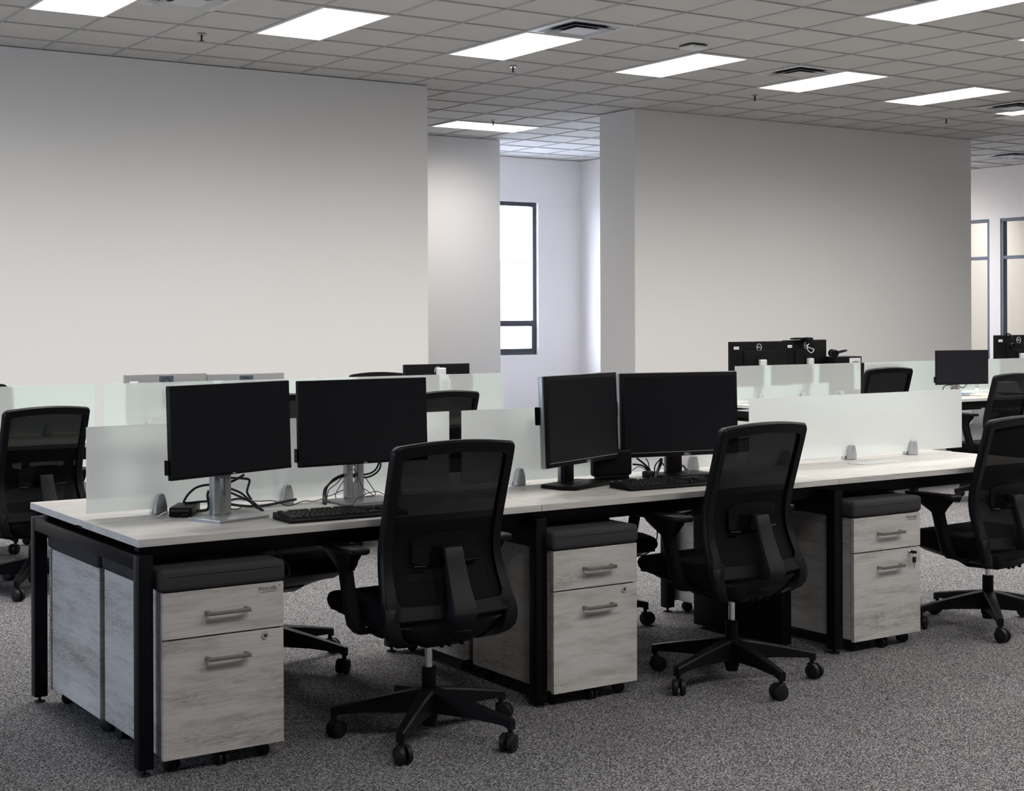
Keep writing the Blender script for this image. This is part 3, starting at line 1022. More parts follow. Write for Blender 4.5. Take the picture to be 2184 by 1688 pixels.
    # side horns that wrap forward under the seat
    for s in (-1, 1):
        st = []
        for xo_, xi_, y_, z_, ty, tz in ((.2535, .215, -.146, .480, .028, 0), (.2575, .212, -.160, .440, .028, 0), (.2570, .206, -.164, .410, .030, 0), (.2500, .198, -.162, .384, .032, 0.004), (.234, .180, -.150, .362, .034, 0.014), (.205, .150, -.130, .346, .03, .026), (.165, .11, -.105, .338, .02, .030)):
            st.append([(s * xo_, y_, z_), (s * xi_, y_ - .002, z_), (s * xi_, y_ + ty, z_ + tz), (s * xo_, y_ + ty, z_ + tz)])
        b.loft(st, bev=0.003)
    b.build('backrest_frame', M['soft_black'], t, smooth=40)
    # net
    b = MB()
    nx, nz = 17, 22
    V = [[b.bm.verts.new(BP(-0.222 + 0.444 * i / (nx - 1), 0.455 + (1.000 - 0.455) * j / (nz - 1), 0.020)) for i in range(nx)] for j in range(nz)]
    for j in range(nz - 1):
        for i in range(nx - 1):
            b.bm.faces.new((V[j][i], V[j][i + 1], V[j + 1][i + 1], V[j + 1][i]))
    b.build('backrest_net', M['net'], t)
    # lumbar pad
    b = MB()
    st = []
    for x in np.linspace(-0.130, 0.130, 11):
        e = 0.012 * (abs(x) / 0.13) ** 4
        zt, zl = 0.703 + 0.006 * (1 - (x / .13) ** 2) - e, 0.598 + e
        y_ = ybs(.65) - plan(x) + 0.002
        st.append([(x, y_, zl), (x, y_ - .004, zl + .004), (x, y_ - .001, zl + .02), (x, y_ - .001, zt), (x, y_ + .005, zt), (x, y_ + .005, zl)])
    b.loft(st)
    b.cyl((-0.128, ybs(.6) - .012, .602), (-.082, ybs(.6) - .020, .600), .0055); b.cyl((0.06, ybs(.6) - .022, .607), (.128, ybs(.6) - .010, .609), .005)
    b.build('lumbar_support', M['gloss_black'], t)
    # spine bracket
    b = MB()
    st = []
    for w_, y0_, th, z_ in ((.042, -.226, .055, .424), (.046, -.240, .055, .452), (.043, -.232, .048, .476), (.040, -.212, .038, .520), (.037, -.190, .028, .575), (.035, -.174, .021, .625), (.034, -.163, .018, .664)):
        st.append([(-w_, y0_, z_), (w_, y0_, z_), (w_ * 1.0, y0_ + th, z_), (-w_ * 1.0, y0_ + th, z_)])
    b.loft(st, bev=0.004)
    b.box(-.022, .022, -.150, -.118, .628, .662, .004)
    b.build('spine_bracket', M['bracket'], t)
    # arms
    for s in (-1, 1):
        b = MB()
        st = []
        for x_, y_, z_, wx, wy in ((.12, -.012, .385, .006, .034), (.215, -.010, .378, .016, .032), (.262, -.006, .384, .024, .030), (.282, .002, .408, .024, .029), (.288, .014, .445, .0205, .028), (.291, .032, .510, .0195, .027), (.291, .052, .585, .0195, .028), (.290, .066, .612, .024, .060), (.287, .076, .634, .032, .085), (.286, .080, .648, .034, .090)):
            tilt = 0.018 if z_ < .38 else 0.0
            st.append([(s * (x_ + wx * c_), y_ + wy * d_, z_ + (tilt * c_)) for c_, d_ in ((1, .6), (.6, 1), (-.6, 1), (-1, .6), (-1, -.6), (-.6, -1), (.6, -1), (1, -.6))])
        b.loft(st)
        arm = b.build('armrest', M['black_plastic'], t)
        b = MB()
        b.prism([(s * .247, -.035), (s * .252, .16), (s * .262, .215), (s * .285, .235), (s * .315, .215), (s * .327, .15), (s * .327, -.02), (s * .318, -.045), (s * .26, -.050)], .646, .668, 'z', 0.007, 3)
        b.build('arm_pad', M['soft_black'], arm, smooth=50)
    return t


BASE_PARTS = ('star_base', 'caster', 'lift_sleeve')
LIFT_FIXED = BASE_PARTS + ('gas_lift',)
chair_proto = make_chair('')


def chair(label, x, y, yaw, base, dz=0.0, first=[True], arms_up=0.0):
    """yaw: the direction of the seat, base: the turn of the star base (degrees)"""
    if first[0]:
        c = chair_proto
        first[0] = False
        pristine = {o.name: (o.location.copy(), o.rotation_euler.copy()) for o in kids(c)}
        chair.src = copy_tree(c)      # untouched source for the copies, removed at the end
    else:
        c = copy_tree(chair.src)
    c['label'] = label
    c.location = (x, y, 0)
    c.rotation_euler = (0, 0, math.radians(yaw))
    rel = math.radians(base - yaw)
    for o in kids(c):
        st = o.name.split('.')[0]
        if st in BASE_PARTS:
            l = o.location
            o.location = (math.cos(rel) * l.x - math.sin(rel) * l.y, math.sin(rel) * l.x + math.cos(rel) * l.y, l.z)
            o.rotation_euler.z += rel
        elif st != 'gas_lift':
            o.location.z += dz
            if st == 'armrest':
                o.location.z += arms_up
    return c


chair('nearest black mesh-back chair, between the first and second near pedestals', 0.995, -0.088, 0.5, 6.5)
chair('black mesh-back chair before the two thick-edged screens, with a chrome lift showing', 2.388, -0.078, 4, -27)
chair('black mesh-back chair cut by the right picture edge, beside the pedestal with keys', 4.05, 0.02, 3, 11, -0.045)
chair('chair tucked in from the far side opposite the nearest chair, seat and base visible', 0.995, 1.13, 180, 17, -0.01)
chair('chair tucked in from the far side behind the second near pedestal, only a corner visible', 2.48, 1.035, 178, -20, -0.05)
chair('black mesh-back chair at the left picture edge, beyond the desk corner', 0.69, 3.40, 9, 23, -0.05)
chair('chair at the second desk seen in the gap between the two thin-edged screens', 2.12, 3.45, 0, 20, -0.03)
chair('chair at the second desk whose top shows right of the thin-edged screens', 3.19, 3.47, 2, 40, -0.045)
chair('chair beyond the second desk at the left edge, only its top curve above the glass', 0.80, 4.92, 182, 10, 0.0)
chair('chair top curving above the second desk glass beside the lone black screen back', 3.72, 4.92, 180, 10, 0.0)
chair('black chair back rising behind the free-standing right glass divider', 7.31, 3.62, -4, 30, 0.005)
chair('black chair seen as a thin dark strip in the gap between two far dividers', 8.99, 5.05, 176, 20, -0.04)
chair('black chair at the right edge behind the nearest right chair, one armrest raised', 7.93, 2.98, 2, 15, -0.035, arms_up=0.05)
for o in list(chair.src.children_recursive) + [chair.src]:
    bpy.data.objects.remove(o)


# ================================================================== MONITORS
def monitor(label, x, y, yaw, w, h, ztop, style='thin', tilt=3.0, base=None, logo=True, sticker=False, zdesk=0.7405, webcam=False, roll=0.0):
    """faces -Y at yaw 0; x,y is the middle of the screen face; base = (x,y,yaw) of the stand"""
    t = thing('monitor', label, 'monitor', (x, y, zdesk), math.radians(yaw))
    hb = ztop - h - zdesk       # height of the lower edge
    zc = hb + h / 2
    dep = {'thin': 0.022, 'thick': 0.034, 'silver': 0.03, 'big': 0.035}[style]
    Mt = Matrix.Translation((0, 0, zc)) @ Matrix.Rotation(math.radians(-tilt), 4, 'X') @ Matrix.Rotation(math.radians(roll), 4, 'Y')
    body_m = M['alu_light'] if style == 'silver' else M['black_plastic']
    bez = 0.004 if style != 'thick' else 0.016
    # shell behind the bezel
    b = MB()
    if style == 'thick':
        b.box(-w / 2, w / 2, 0.010, dep, -h / 2, h / 2, 0.005, 3, Mt)
        b.box(-w / 2 + .05, w / 2 - .05, dep - .002, dep + .018, -h / 2 + .03, h / 2 - .05, 0.012, 2, Mt)
        shell = b.build('back_shell', M['alu'], t)
        b = MB(); b.box(-w / 2 + .002, w / 2 - .002, 0.0, 0.012, -h / 2 + .002, h / 2 - .002, 0.003, 2, Mt)
        fb = b.build('bezel', M['soft_black'], t)
        b = MB(); b.box(-w / 2 + .019, w / 2 - .019, -0.0004, 0.001, -h / 2 + .022, h / 2 - .019, 0, 1, Mt); b.build('screen', M['screen'], t, smooth=0)
        b = MB(); b.box(-w / 2 + .017, w / 2 - .017, -0.0015, 0.0, -h / 2 + .0185, -h / 2 + .0210, 0, 1, Mt); b.build('screen_lip', M['alu'], t, smooth=0)
    else:
        b.box(-w / 2, w / 2, 0.002, dep, -h / 2, h / 2, 0.003, 2, Mt)
        b.box(-w * .28, w * .28, dep - .002, dep + .014, -h * .38, h * .30, 0.008, 2, Mt)
        shell = b.build('back_shell', M['alu'] if style == 'silver' else body_m, t)
        b = MB(); b.box(-w / 2 + .001, w / 2 - .001, 0.0, 0.0025, -h / 2 + .001, h / 2 - .001, 0.0005, 1, Mt); b.build('screen', M['screen'], t, smooth=0)
        b = MB(); b.box(-w / 2 + .001, w / 2 - .001, -0.0006, 0.0006, -h / 2 + .001, -h / 2 + .010, 0, 1, Mt); b.build('bezel', M['black_plastic'], t, smooth=0)
    if style in ('thin', 'thick'):      # port hub on the left edge
        b = MB()
        if style == 'thin':
            b.box(-w / 2 - .006, -w / 2 + .002, 0.010, dep + .010, -h / 2 + .018, -h / 2 + .068, 0.0015, 1, Mt)
        else:
            b.box(-w / 2 - .006, -w / 2 + .002, 0.026, 0.050, -.01, .060, 0.003, 1, Mt)
        b.build('port_hub', M['gloss_black'], t)
    if logo:
        sz = 0.0075 if style == 'thin' else 0.0150
        o = text_obj('DELL', sz, M['logo'], t, (0, 0, 0), (0, 0, 0), 'front_logo', 0.0002)
        o.matrix_local = Mt @ Matrix.Translation(((0.0 if style == 'thin' else 0.03), -0.0014, -h / 2 + (0.0025 if style == 'thin' else .0035))) @ Matrix.Rotation(PI / 2, 4, 'X')
    # badge on the back
    bk = dep + 0.0005
    zl = h * .40
    if style == 'silver':
        b = MB(); b.box(-.047, .047, bk - .002, bk + .001, h / 2 - .105, h / 2 - .012, 0, 1, Mt); pl = b.build('back_plate', M['win_frame_blue'], t, smooth=0)
        b = MB(); b.torus((0, 0, 0), .028, .0018, n=32); o = b.build('back_logo', M['rubber'], t)
        o.matrix_local = Mt @ Matrix.Translation((0, bk + .0015, h / 2 - .052)) @ Matrix.Rotation(PI / 2, 4, 'X')
    else:
        b = MB(); b.torus((0, 0, 0), .027, .0019, n=32); o = b.build('back_logo', M['logo'], t)
        o.matrix_local = Mt @ Matrix.Translation((0, bk + .0005, h / 2 - .047)) @ Matrix.Rotation(PI / 2, 4, 'X')
        o2 = text_obj('DELL', .0195, M['logo'], o, (0, 0, 0), (0, 0, 0), 'back_lettering', 0.0002)
        o2.matrix_local = Matrix.Translation((0, -.0058, -.0003)) @ Matrix.Rotation(PI, 4, 'Y')
    if sticker:
        b = MB(); b.box(w / 2 - .085, w / 2 - .030, bk, bk + .0008, h / 2 - .062, h / 2 - .040, 0, 1, Mt); s_ = b.build('asset_sticker', M['label_white'], t, smooth=0)
        b = MB()
        for k in range(7):
            b.box(w / 2 - .081 + k * .0065, w / 2 - .077 + k * .0065, bk + .0008, bk + .0012, h / 2 - .056, h / 2 - .050, 0, 1, Mt)
        b.build('sticker_print', M['ink'], s_, smooth=0)
    # stand
    bx, by, ba = base if base else (x, y + 0.06, yaw)
    a = math.radians(yaw)
    dx, dy = bx - x, by - y
    lx, ly = math.cos(-a) * dx - math.sin(-a) * dy, math.sin(-a) * dx + math.cos(-a) * dy
    rel = math.radians(ba - yaw)
    dark = style in ('thick',)
    sm = M['black_plastic'] if dark else M['alu']
    b = MB()
    if dark:
        b.prism([(-.148, -.055), (-.125, -.105), (.135, -.105), (.152, -.055), (.13, .062), (-.13, .062)], 0, .016, 'z', .005, 2)
        b.cyl((0, .008, .016), (0, .008, .019), .050, .048, 28)
    else:
        b.prism([(-.108, -.130), (.100, -.130), (.122, .030), (-.126, .020)], 0, .004, 'z')
        b.prism([(-.110, -.133), (.102, -.133), (.125, .033), (-.130, .022)], .004, .010, 'z', .0025, 2)
    b.build('stand_base', M['black_plastic'] if dark else M['alu'], t, (lx, ly, 0), rel)
    # neck
    top = zc + 0.05
    nw = .034 if dark else .036
    b = MB()
    if dark:
        b.prism([(-nw, .014), (nw, .014), (nw * .9, top), (-nw * .9, top)], .008, .026, 'y', .003)
    else:
        hz0, hz1 = max(.05, hb - .075), max(.08, hb - .012)
        r = .010
        b.box(-nw, -r, -.004, .026, .010, top, .002); b.box(r, nw, -.004, .026, .010, top, .002)
        b.box(-r, r, -.004, .026, .010, hz0, 0); b.box(-r, r, -.004, .026, hz1, top, 0)
    b.build('stand_neck', M['soft_black'] if dark else M['alu'], t, (lx, ly, 0), rel)
    if dark:
        b = MB(); b.prism([(-nw - .006, .014), (nw + .006, .014), (nw * .95, top), (-nw * .95, top)], .024, .040, 'y', .003); b.build('neck_cover', M['alu'], t, (lx, ly, 0), rel)
    b = MB(); b.box(-.05, .05, .0, .012, -.05, .05, .003); b.build('mount', M['black_plastic'], t, (lx * .5, max(dep + .008, ly * .5), zc), rel)
    b = MB(); b.cyl((0, dep + .006, zc), (lx, ly + .005, zc), .018, .018, 16); b.build('hinge', M['black_plastic'], t)
    return t


monitor('left thin-edged black screen on the nearest desk, silver stand with thick cables', 0.463, 0.325, 18.4, 0.548, 0.313, 1.200, 'thin', 2, base=(0.428, 0.340, 14))
monitor('right thin-edged black screen on the nearest desk, directly behind the nearest chair', 1.034, 0.425, 1.0, 0.546, 0.313, 1.196, 'thin', 2, base=(1.026, 0.488, 0))
monitor('left thick-edged black screen with silver sides on the nearest desk', 1.995, 0.355, 22.0, 0.560, 0.360, 1.195, 'thick', 2, base=(1.972, 0.408, 20))
monitor('right thick-edged black screen on the nearest desk, partly behind the second chair', 2.560, 0.420, -10.8, 0.572, 0.357, 1.187, 'thick', 2, base=(2.562, 0.448, -8))
monitor('small lone black screen facing the camera on the far right desk', 8.73, 3.92, -13, 0.530, 0.290, 1.125, 'thin', 0, base=(8.73, 3.99, -13), logo=False)
monitor('silver-backed screen furthest left, rising just above the second desk glass', 1.850, 4.50, 180, 0.540, 0.31, 1.071, 'silver', 1, logo=False, sticker=True)
monitor('second silver-backed screen from the left, above the second desk glass', 2.395, 4.50, 180, 0.540, 0.31, 1.061, 'silver', 1, logo=False, sticker=True)
monitor('lone black screen back above the second desk glass, silver stand top in front', 3.850, 4.50, 180, 0.530, 0.31, 1.093, 'big', 0, logo=False, base=(3.86, 4.42, 180))
monitor('left black screen back with round badge on the far right desk', 6.910, 4.50, 180, 0.610, 0.36, 1.214, 'big', 0, logo=False, sticker=True)
monitor('second black screen back on the far right desk, a webcam clipped on top', 7.490, 4.55, 186, 0.540, 0.36, 1.219, 'big', 0, logo=False, sticker=True)
monitor('black screen back at the right picture edge with a headset hung on it', 10.13, 4.45, 178, 0.610, 0.36, 1.236, 'big', 0, logo=False, sticker=True)


def mon_post(x, y, z, label):
    pass


# silver stand columns of the far screens reach above the glass: they belong to the screens
for o in [c for c in bpy.data.objects if c.parent is None and c.get('category') == 'monitor']:
    if abs(math.degrees(o.rotation_euler.z)) > 150 and 'silver-backed' not in o['label']:
        zt = 1.068 - .7405
        b = MB(); b.box(-.034, .034, .062, .095, 0.01, zt, .008, 3)
        b.build('stand_column', M['alu_light'], o)

# webcam
t = thing('webcam', 'black webcam with a pale cable loop clipped on the far right screen back', 'webcam', (7.46, 4.49, 1.219))
b = MB(); b.prism([(-.02, .004), (.045, .004), (.055, .016), (-.015, .022)], -.13, -.02, 'x', .004); b.build('body', M['gloss_black'], t)
b = MB(); b.prism([(-.06, .020), (-.02, .024), (.03, .004), (.03, -.002), (-.03, .0), (-.05, -.05), (-.06, -.05)], -.03, .03, 'x', .003); b.build('clip', M['black_plastic'], t)
b = MB(); b.tube([(-.02, -.060, -.03), (-.05, -.066, -.05), (-.04, -.068, -.085), (.0, -.068, -.105), (.03, -.066, -.08), (.01, -.064, -.07), (-.03, -.064, -.06)], .0028); b.build('cable', M['white_plastic'], t)


def headset(label, loc, rot):
    t = thing('headset', label, 'headset', loc, 0)
    t.rotation_euler = rot
    R_ = .075
    b = MB(); b.tube([(R_ * math.cos(a), 0, R_ * 1.1 * math.sin(a)) for a in np.linspace(-.15, PI + .15, 13)], .007); b.build('headband', M['black_plastic'], t)
    for s in (-1, 1):
        b = MB(); b.cyl((s * (R_ - .022), 0, -.03), (s * (R_ + .012), 0, -.03), .034, .030, 22, .005); b.build('ear_cup', M['gloss_black'], t)
    b = MB(); b.tube([(-R_, -.0, -.04), (-R_ + .005, -.06, -.075), (-R_ + .02, -.10, -.09)], .003); b.build('microphone_boom', M['black_plastic'], t)
    return t


headset('black headset hung over the screen back at the right picture edge', (9.98, 4.415, 1.166), (0, 0, 1.25))
headset('black headset lying on the black computer case beside the far right screens', (7.83, 4.49, 1.110), (1.35, 0, 0.95))

# desktop computer at the far right desk, drive bay end showing
t = thing('desktop_computer', 'black computer case with a bare metal end, on the far right desk', 'computer', (7.80, 4.42, 0.7405), 0)
b = MB(); b.box(-.06, .255, 0.0, 0.16, 0, .335, .004); b.build('case', M['black_steel'], t)
b = MB(); b.box(.105, .238, -.003, 0.0, .06, .322, .002); pn = b.build('metal_end', M['alu_light'], t)
b = MB(); b.box(.135, .205, -.006, -.003, .23, .295, .008); b.build('power_socket', M['grey_metal'], pn)

# things on the far right desktop
b = MB(); b.prism([(0, 0), (.24, -.02), (.16, .10), (.03, .09)], -.05, .10, 'y')
tag(b.build('folded_paper', M['paper'], loc=(9.28, 3.95, .7405), rotz=0.1, smooth=0), 'folded white paper tent on the far right desk under the lone small screen', 'paper')
t = thing('notebook', 'cream notebook on the far right desk edge left of the paper tent', 'notebook', (8.72, 3.72, .7405), -0.1)
b = MB(); b.box(0, .24, 0, .16, .0, .012, .001); b.build('pages', M['cream_paper'], t); b = MB(); b.box(0, .24, 0, .16, .012, .014, 0); b.build('cover', M['cream_paper'], t)
b = MB(); b.box(0, .26, 0, .17, 0, .012, .004); tag(b.build('document_folder', M['dark_key'], loc=(9.02, 3.74, .7405), rotz=-0.1), 'dark slate folder on the far right desk beside the cream notebook', 'folder')
b = MB(); b.box(0, .16, 0, .22, 0, .006, .001); tag(b.build('blue_folder', M['cable_blue'], loc=(8.84, 3.98, .7405), rotz=-0.1), 'flat blue folder behind the cream notebook on the far right desk', 'folder')


# ================================================================== KEYBOARDS
def keyboard(label, x, y, yaw, w=0.445, d=0.150, first=[None]):
    t = thing('keyboard', label, 'keyboard', (x, y, 0.7405), math.radians(yaw))
    b = MB()
    b.prism([(0, .002), (.006, 0), (d - .004, 0), (d, .006), (d - .004, .024), (.012, .013), (.002, .010)], 0, w, 'x', .002)
    b.build('case', M['black_plastic'], t)
    n = 0
    def key(x0, y0, kw, kd=.0165):
        zt = .013 + (y0 + kd / 2 - .012) / (d - .016) * .011
        bm_key = MB(); bm_key.loft([[(-kw / 2, -kd / 2, 0), (kw / 2, -kd / 2, 0), (kw / 2, kd / 2, 0), (-kw / 2, kd / 2, 0)],
                                    [(-kw / 2 + .0015, -kd / 2 + .001, .006), (kw / 2 - .0015, -kd / 2 + .001, .006), (kw / 2 - .0015, kd / 2 - .002, .0065), (-kw / 2 + .0015, kd / 2 - .002, .0065)]])
        return bm_key.build('key', M['key_cap'], t, (x0 + kw / 2, y0 + kd / 2, zt), 0, smooth=0)
    proto = {}
    def put(x0, y0, kw):
        k = round(kw, 4)
        if k not in proto:
            proto[k] = key(x0, y0, kw)
        else:
            o = proto[k].copy(); COL.objects.link(o); o.parent = t
            zt = .013 + (y0 + .00825 - .012) / (d - .016) * .011
            o.location = (x0 + kw / 2, y0 + .00825, zt)
    p_ = .019
    ys = [.014, .033, .052, .071, .090, .118]
    rows = [
        [1.25, 1.25, 1.25, 6.25, 1.25, 1.25, 1.25, 1.25],
        [2.25] + [1] * 10 + [2.75],
        [1.75] + [1] * 11 + [2.25],
        [1.5] + [1] * 12 + [1.5],
        [1] * 13 + [2],
        [1, 0] + [1] * 4 + [-.5] + [1] * 4 + [-.5] + [1] * 4,
    ]
    for r_, row in enumerate(rows):
        x_ = .010
        for q in row:
            if q <= 0:
                x_ += (-q if q else 1) * p_
                continue
            put(x_, ys[r_], q * p_ - .0022)
            x_ += q * p_
    for (c0, cols, rr) in ((.303, 3, (4, 3)), (.368, 4, (4, 3, 2, 1))):
        for r_ in rr:
            for c_ in range(cols):
                if cols == 4 and c_ == 3 and r_ in (3, 1):
                    continue
                put(c0 + c_ * .018, ys[r_], .0158)
    for c_ in range(3):
        put(.303 + c_ * .018, ys[0], .0158)
    put(.321, ys[1], .0158)
    return t


keyboard('black keyboard lying before the left thin-edged screen, right end behind the nearest chair', 0.545, 0.050, -2.0)
keyboard('black keyboard lying before the two thick-edged screens', 2.056, 0.130, -3.2)

# ================================================================== SMALL COMPUTERS
t = thing('docking_station', 'flat black docking station left of the left silver stand on the nearest desk', 'docking station', (0.268, 0.425, 0.7405), math.radians(-34))
b = MB(); b.box(0, .078, 0, .150, 0.002, .034, .003); b.build('case', M['black_plastic'], t)
b = MB(); b.box(.006, .070, -.0008, 0.0, .020, .029, 0); b.box(.048, .054, -.0012, 0, .008, .013, 0); b.box(.058, .064, -.0012, 0, .008, .013, 0); b.build('front_ports', M['ink'], t, smooth=0)
b = MB(); b.tube([(-.004, .005, .020), (-.022, -.012, .014), (-.034, -.024, .004)], .0035); b.build('antenna', M['steel'], t)

t = thing('thin_client', 'upright black computer with perforated side, half hidden below the left thick-edged screen', 'computer', (2.165, 0.500, 0.7405), math.radians(-8))
b = MB(); b.box(-0.02, .165, -0.025, .012, .020, .128, .010, 3); b.build('case', M['black_plastic'], t)
b = MB()
for r_ in range(6):
    for c_ in range(13):
        b.cyl((.012 + c_ * .0105 + (r_ % 2) * .005, -.0252, .045 + r_ * .011), (.012 + c_ * .0105 + (r_ % 2) * .005, -.0262, .045 + r_ * .011), .0034, .0034, 6)
tag(b.build('perforation', M['bracket'], t, smooth=0), kind='stuff')
b = MB(); b.box(-.03, .17, -.055, .030, 0, .007, .003); b.box(.0, .15, -.025, .010, .006, .022, .003); b.build('foot', M['black_plastic'], t)

# pink cup behind the glass
b = MB(); b.loft([[(.034 * math.cos(a) * k, .034 * math.sin(a) * k, z) for a in np.linspace(0, 2 * PI, 20, endpoint=False)] for k, z in ((.8, 0), (.95, .05), (1.05, .10), (1.0, .098), (.8, .01))])
tag(b.build('cup', M['pink'], loc=(2.74, 0.66, .7405)), 'pink cup blurred behind the frosted glass, right of the dark stand', 'cup')


# ================================================================== CABLES
def wire(pts, r, y, off, sc_, name='cable', parent=None, mat='cable', label=None, cat='cable', yend=None, zmin=0.7435):
    """cable through points read in one crop of the photograph, laid out at its own depth y"""
    P = []
    n = len(pts)
    for k, (u, v) in enumerate(pts):
        yy = y if yend is None else y + (yend - y) * k / (n - 1)
        p = at(off[0] + u / sc_, off[1] + v / sc_, y=yy)
        if p.z < zmin + r:
            p = at(off[0] + u / sc_, off[1] + v / sc_, z=zmin + r)
        P.append(p)
    o0 = P[0].copy()
    b = MB(); b.tube([q - o0 for q in P], r, 8, 6)
    o = b.build(name, M[mat], parent, loc=o0)
    if label:
        tag(o, label, cat)
    return o


A, SA = (340, 990), 6.067
wire([(640, 270), (560, 280), (470, 310), (385, 380), (330, 460), (322, 500), (400, 503), (500, 492), (640, 482)], .0042, .485, A, SA, label='thick black cable looping left of the left silver stand down to the docking station')
wire([(860, 185), (980, 182), (1100, 190), (1155, 200), (1165, 230), (1145, 300), (1135, 370), (1190, 465)], .0042, .45, A, SA, label='thick black cable bending squarely right of the left silver stand')
t = thing('cable_bundle', 'bundle of black cables passing through the left silver stand and down to the flap', 'cables', tuple(at(460, 1040, y=.44)))
def sub(lst, y_, off, s_, par):
    for pts, r in lst:
        o = wire(pts, r, y_, off, s_)
        o.parent = par
        o.location = o.location - par.location
sub([([(760, 190), (800, 210), (850, 200), (880, 165)], .006), ([(770, 265), (850, 255), (940, 225), (1020, 185), (1095, 140)], .0045),
     ([(765, 280), (860, 345), (1000, 405), (1100, 450), (1180, 495), (1250, 560), (1325, 600)], .0042),
     ([(890, 310), (1000, 350), (1070, 385), (1150, 455), (1250, 525), (1340, 602)], .0042), ([(770, 240), (800, 260), (780, 300)], .008)], .42, A, SA, t)
wire([(900, 520), (1050, 540), (1200, 548), (1380, 535), (1560, 500), (1680, 475), (1770, 458)], .0048, .50, A, SA, label='black cable with a loose plug end lying on the desk between the two thin-edged screens')
wire([(900, 480), (950, 455), (1040, 445), (1130, 465), (1230, 482), (1330, 482), (1440, 475), (1530, 492), (1600, 525), (1670, 540), (1770, 515), (1860, 482), (1930, 480), (1970, 488), (2040, 475), (2110, 452)], .0018, .52, A, SA, label='thin black wire wandering along the desk between the two silver stands')
wire([(905, 570), (960, 590), (1010, 590), (1060, 560)], .0018, .46, A, SA, label='short thin black wire curled beside the left silver stand')
wire([(900, 490), (950, 468), (1040, 458), (1110, 470)], .0026, .53, A, SA, mat='cable_blue', label='short blue network cable by the glass behind the left silver stand')
wire([(640, 345), (622, 400), (632, 480), (640, 540), (620, 590), (560, 605), (490, 608)], .005, .40, A, SA, label='black plug cable entering the side of the docking station')
B_, SB = (680, 970), 12.99
t = thing('cable_bundle', 'bundle of black cables arching through the hole of the right silver stand', 'cables', tuple(at(735, 1020, y=.515)))
sub([([(1660, 200), (1640, 300), (1560, 430), (1420, 520), (1200, 560), (1000, 555), (840, 545)], .0036), ([(1700, 200), (1710, 320), (1640, 460), (1480, 580), (1280, 635), (1050, 625), (840, 575)], .0036),
     ([(720, 545), (560, 600), (400, 690), (270, 830), (160, 960), (130, 1150), (135, 1350)], .0036), ([(720, 575), (560, 640), (380, 750), (250, 870), (195, 1040), (190, 1200), (195, 1370)], .0036),
     ([(700, 600), (620, 660), (490, 810), (380, 890), (280, 980), (240, 1100), (215, 1280)], .0017)], .510, B_, SB, t)
wire([(700, 730), (650, 780), (560, 920), (480, 1060), (460, 1120), (475, 1220)], .0015, .505, B_, SB, label='thin wire hanging left of the right silver stand down to its base')
wire([(700, 975), (600, 1010), (490, 1065), (350, 1130), (215, 1165)], .0015, .515, B_, SB, label='thin wire sloping left from the right silver stand near the desk top')
wire([(850, 435), (930, 405), (990, 425), (1060, 540), (1140, 730), (1220, 930), (1285, 1070), (1270, 1120), (1160, 1160), (1060, 1220), (980, 1330), (895, 1460)], .0015, .44, B_, SB, label='thin keyboard wire dropping down the right silver stand to the keyboard', yend=.20)
wire([(1200, 560), (1300, 650), (1420, 830), (1540, 1010), (1570, 1080), (1530, 1140), (1350, 1150), (1160, 1195)], .0016, .50, B_, SB, label='thin wire slanting down right of the right silver stand')
wire([(1180, 925), (1280, 960), (1400, 1050), (1510, 1130), (1620, 1155), (1760, 1155), (1900, 1160)], .0016, .515, B_, SB, label='thin wire crossing the base of the right silver stand to the right')
wire([(1160, 1150), (1300, 1090), (1450, 1050), (1600, 1025), (1740, 1070), (1880, 1160)], .0016, .525, B_, SB, label='thin wire arching low over the right silver stand base toward the chair')
C_, SC = (1240, 960), 7.28
wire([(800, 225), (880, 230), (960, 250), (1030, 310), (1055, 360)], .0040, .50, C_, SC, label='black video cable with a pale plug leaving the perforated computer')
wire([(785, 320), (830, 290), (880, 262), (960, 282), (1040, 335)], .0018, .50, C_, SC, label='thin black wire leaving the perforated computer')
wire([(860, 130), (940, 190), (1020, 260), (1070, 330), (1085, 440)], .0042, .49, C_, SC, label='black power cable dropping from the right thick-edged screen to the desk')
wire([(1000, 130), (1040, 200), (1052, 300), (1050, 360)], .0022, .52, C_, SC, label='thin grey-black wire behind the power cable of the right thick-edged screen')
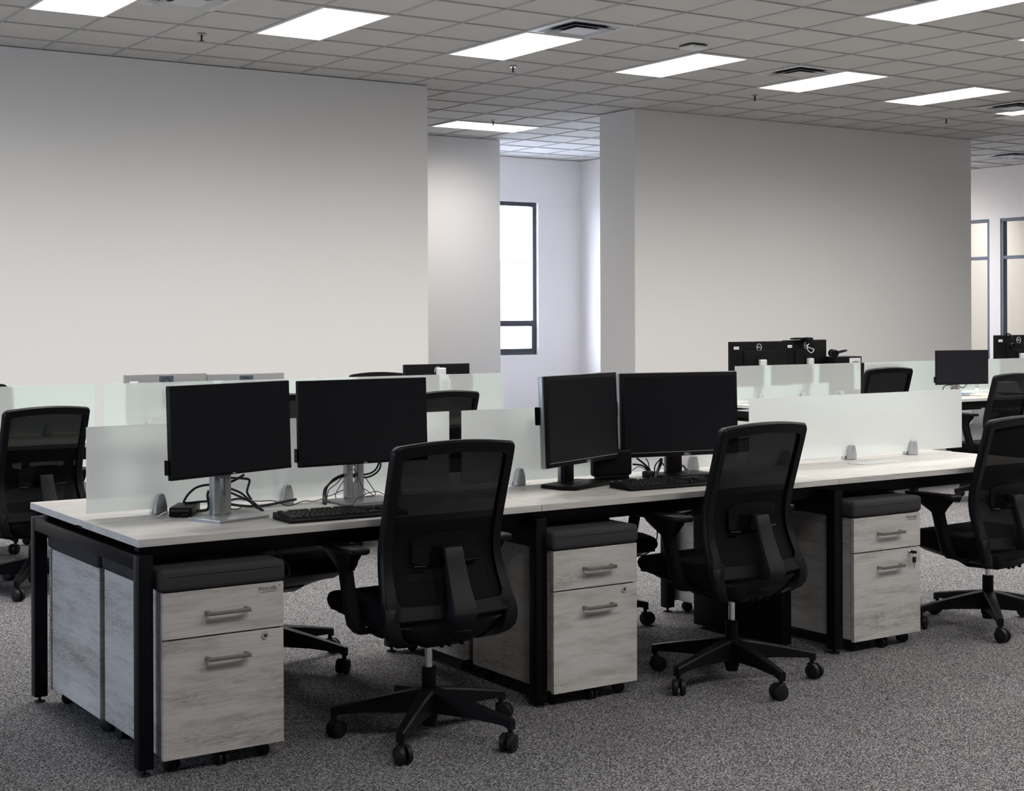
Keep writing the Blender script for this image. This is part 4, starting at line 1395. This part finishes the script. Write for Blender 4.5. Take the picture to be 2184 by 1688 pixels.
wire([(1220, 150), (1160, 220), (1135, 290), (1145, 360)], .0030, .52, C_, SC, label='black cable bowed to the left beside the dark stand')
wire([(1240, 130), (1232, 200), (1200, 290), (1135, 450)], .0068, .47, C_, SC, label='thick taped black cable slanting down left of the dark stand')
wire([(1240, 190), (1290, 250), (1340, 300)], .0034, .55, C_, SC, label='short black cable disappearing behind the dark stand')
wire([(1550, 235), (1600, 265), (1625, 330)], .0036, .54, C_, SC, label='short black cable right of the dark stand before the pink cup')
b = MB(); b.box(-.022, .022, -.02, .02, 0, .032, .008, 2)
tag(b.build('power_plug', M['rubber'], loc=tuple(at(1383, 1021, z=.7405))), 'black power plug standing on the desk left of the dark stand', 'plug')
# far right desk cables
D_, SD = (1960, 690), 5.625
wire([(410, 735), (320, 748), (290, 780), (280, 830)], .004, 3.99, D_, SD, label='black cable drooping left of the small far right screen stand')
wire([(410, 765), (380, 800), (350, 830)], .004, 3.99, D_, SD, label='short black cable by the small far right screen stand')
wire([(460, 735), (500, 765), (530, 772), (560, 750), (575, 725)], .004, 3.99, D_, SD, label='black cable loop right of the small far right screen stand')
# coiled handset-like cord hanging under the middle of the desk
pts = []
for k in range(150):
    u = k / 149
    x_ = 2.20 + .50 * u
    z_ = .655 - .062 * math.sin(PI * min(1, u * 1.02))
    pts.append((x_, .30 + .012 * math.cos(k * 1.3), z_ + .012 * math.sin(k * 1.3)))
b = MB(); b.tube([Vector(p) - Vector(pts[0]) for p in pts], .0035, 6, 2)
tag(b.build('coiled_cord', M['cable'], loc=pts[0]), 'coiled black cord sagging under the desk left of the second chair back', 'cord')
# loose cables below the worktop
E_, SE = (0, 0), 1.0
wire([(570, 1168), (590, 1178), (610, 1200), (618, 1222), (612, 1230), (600, 1228)], .0035, .16, E_, SE, label='black cable looping beside the cushion of the leftmost pedestal', zmin=0)
wire([(1399, 1118), (1402, 1140), (1397, 1160), (1385, 1178), (1365, 1186), (1350, 1187)], .0028, .50, E_, SE, label='thin cable hanging in a bow beside the far-side seat behind the second pedestal', zmin=0)
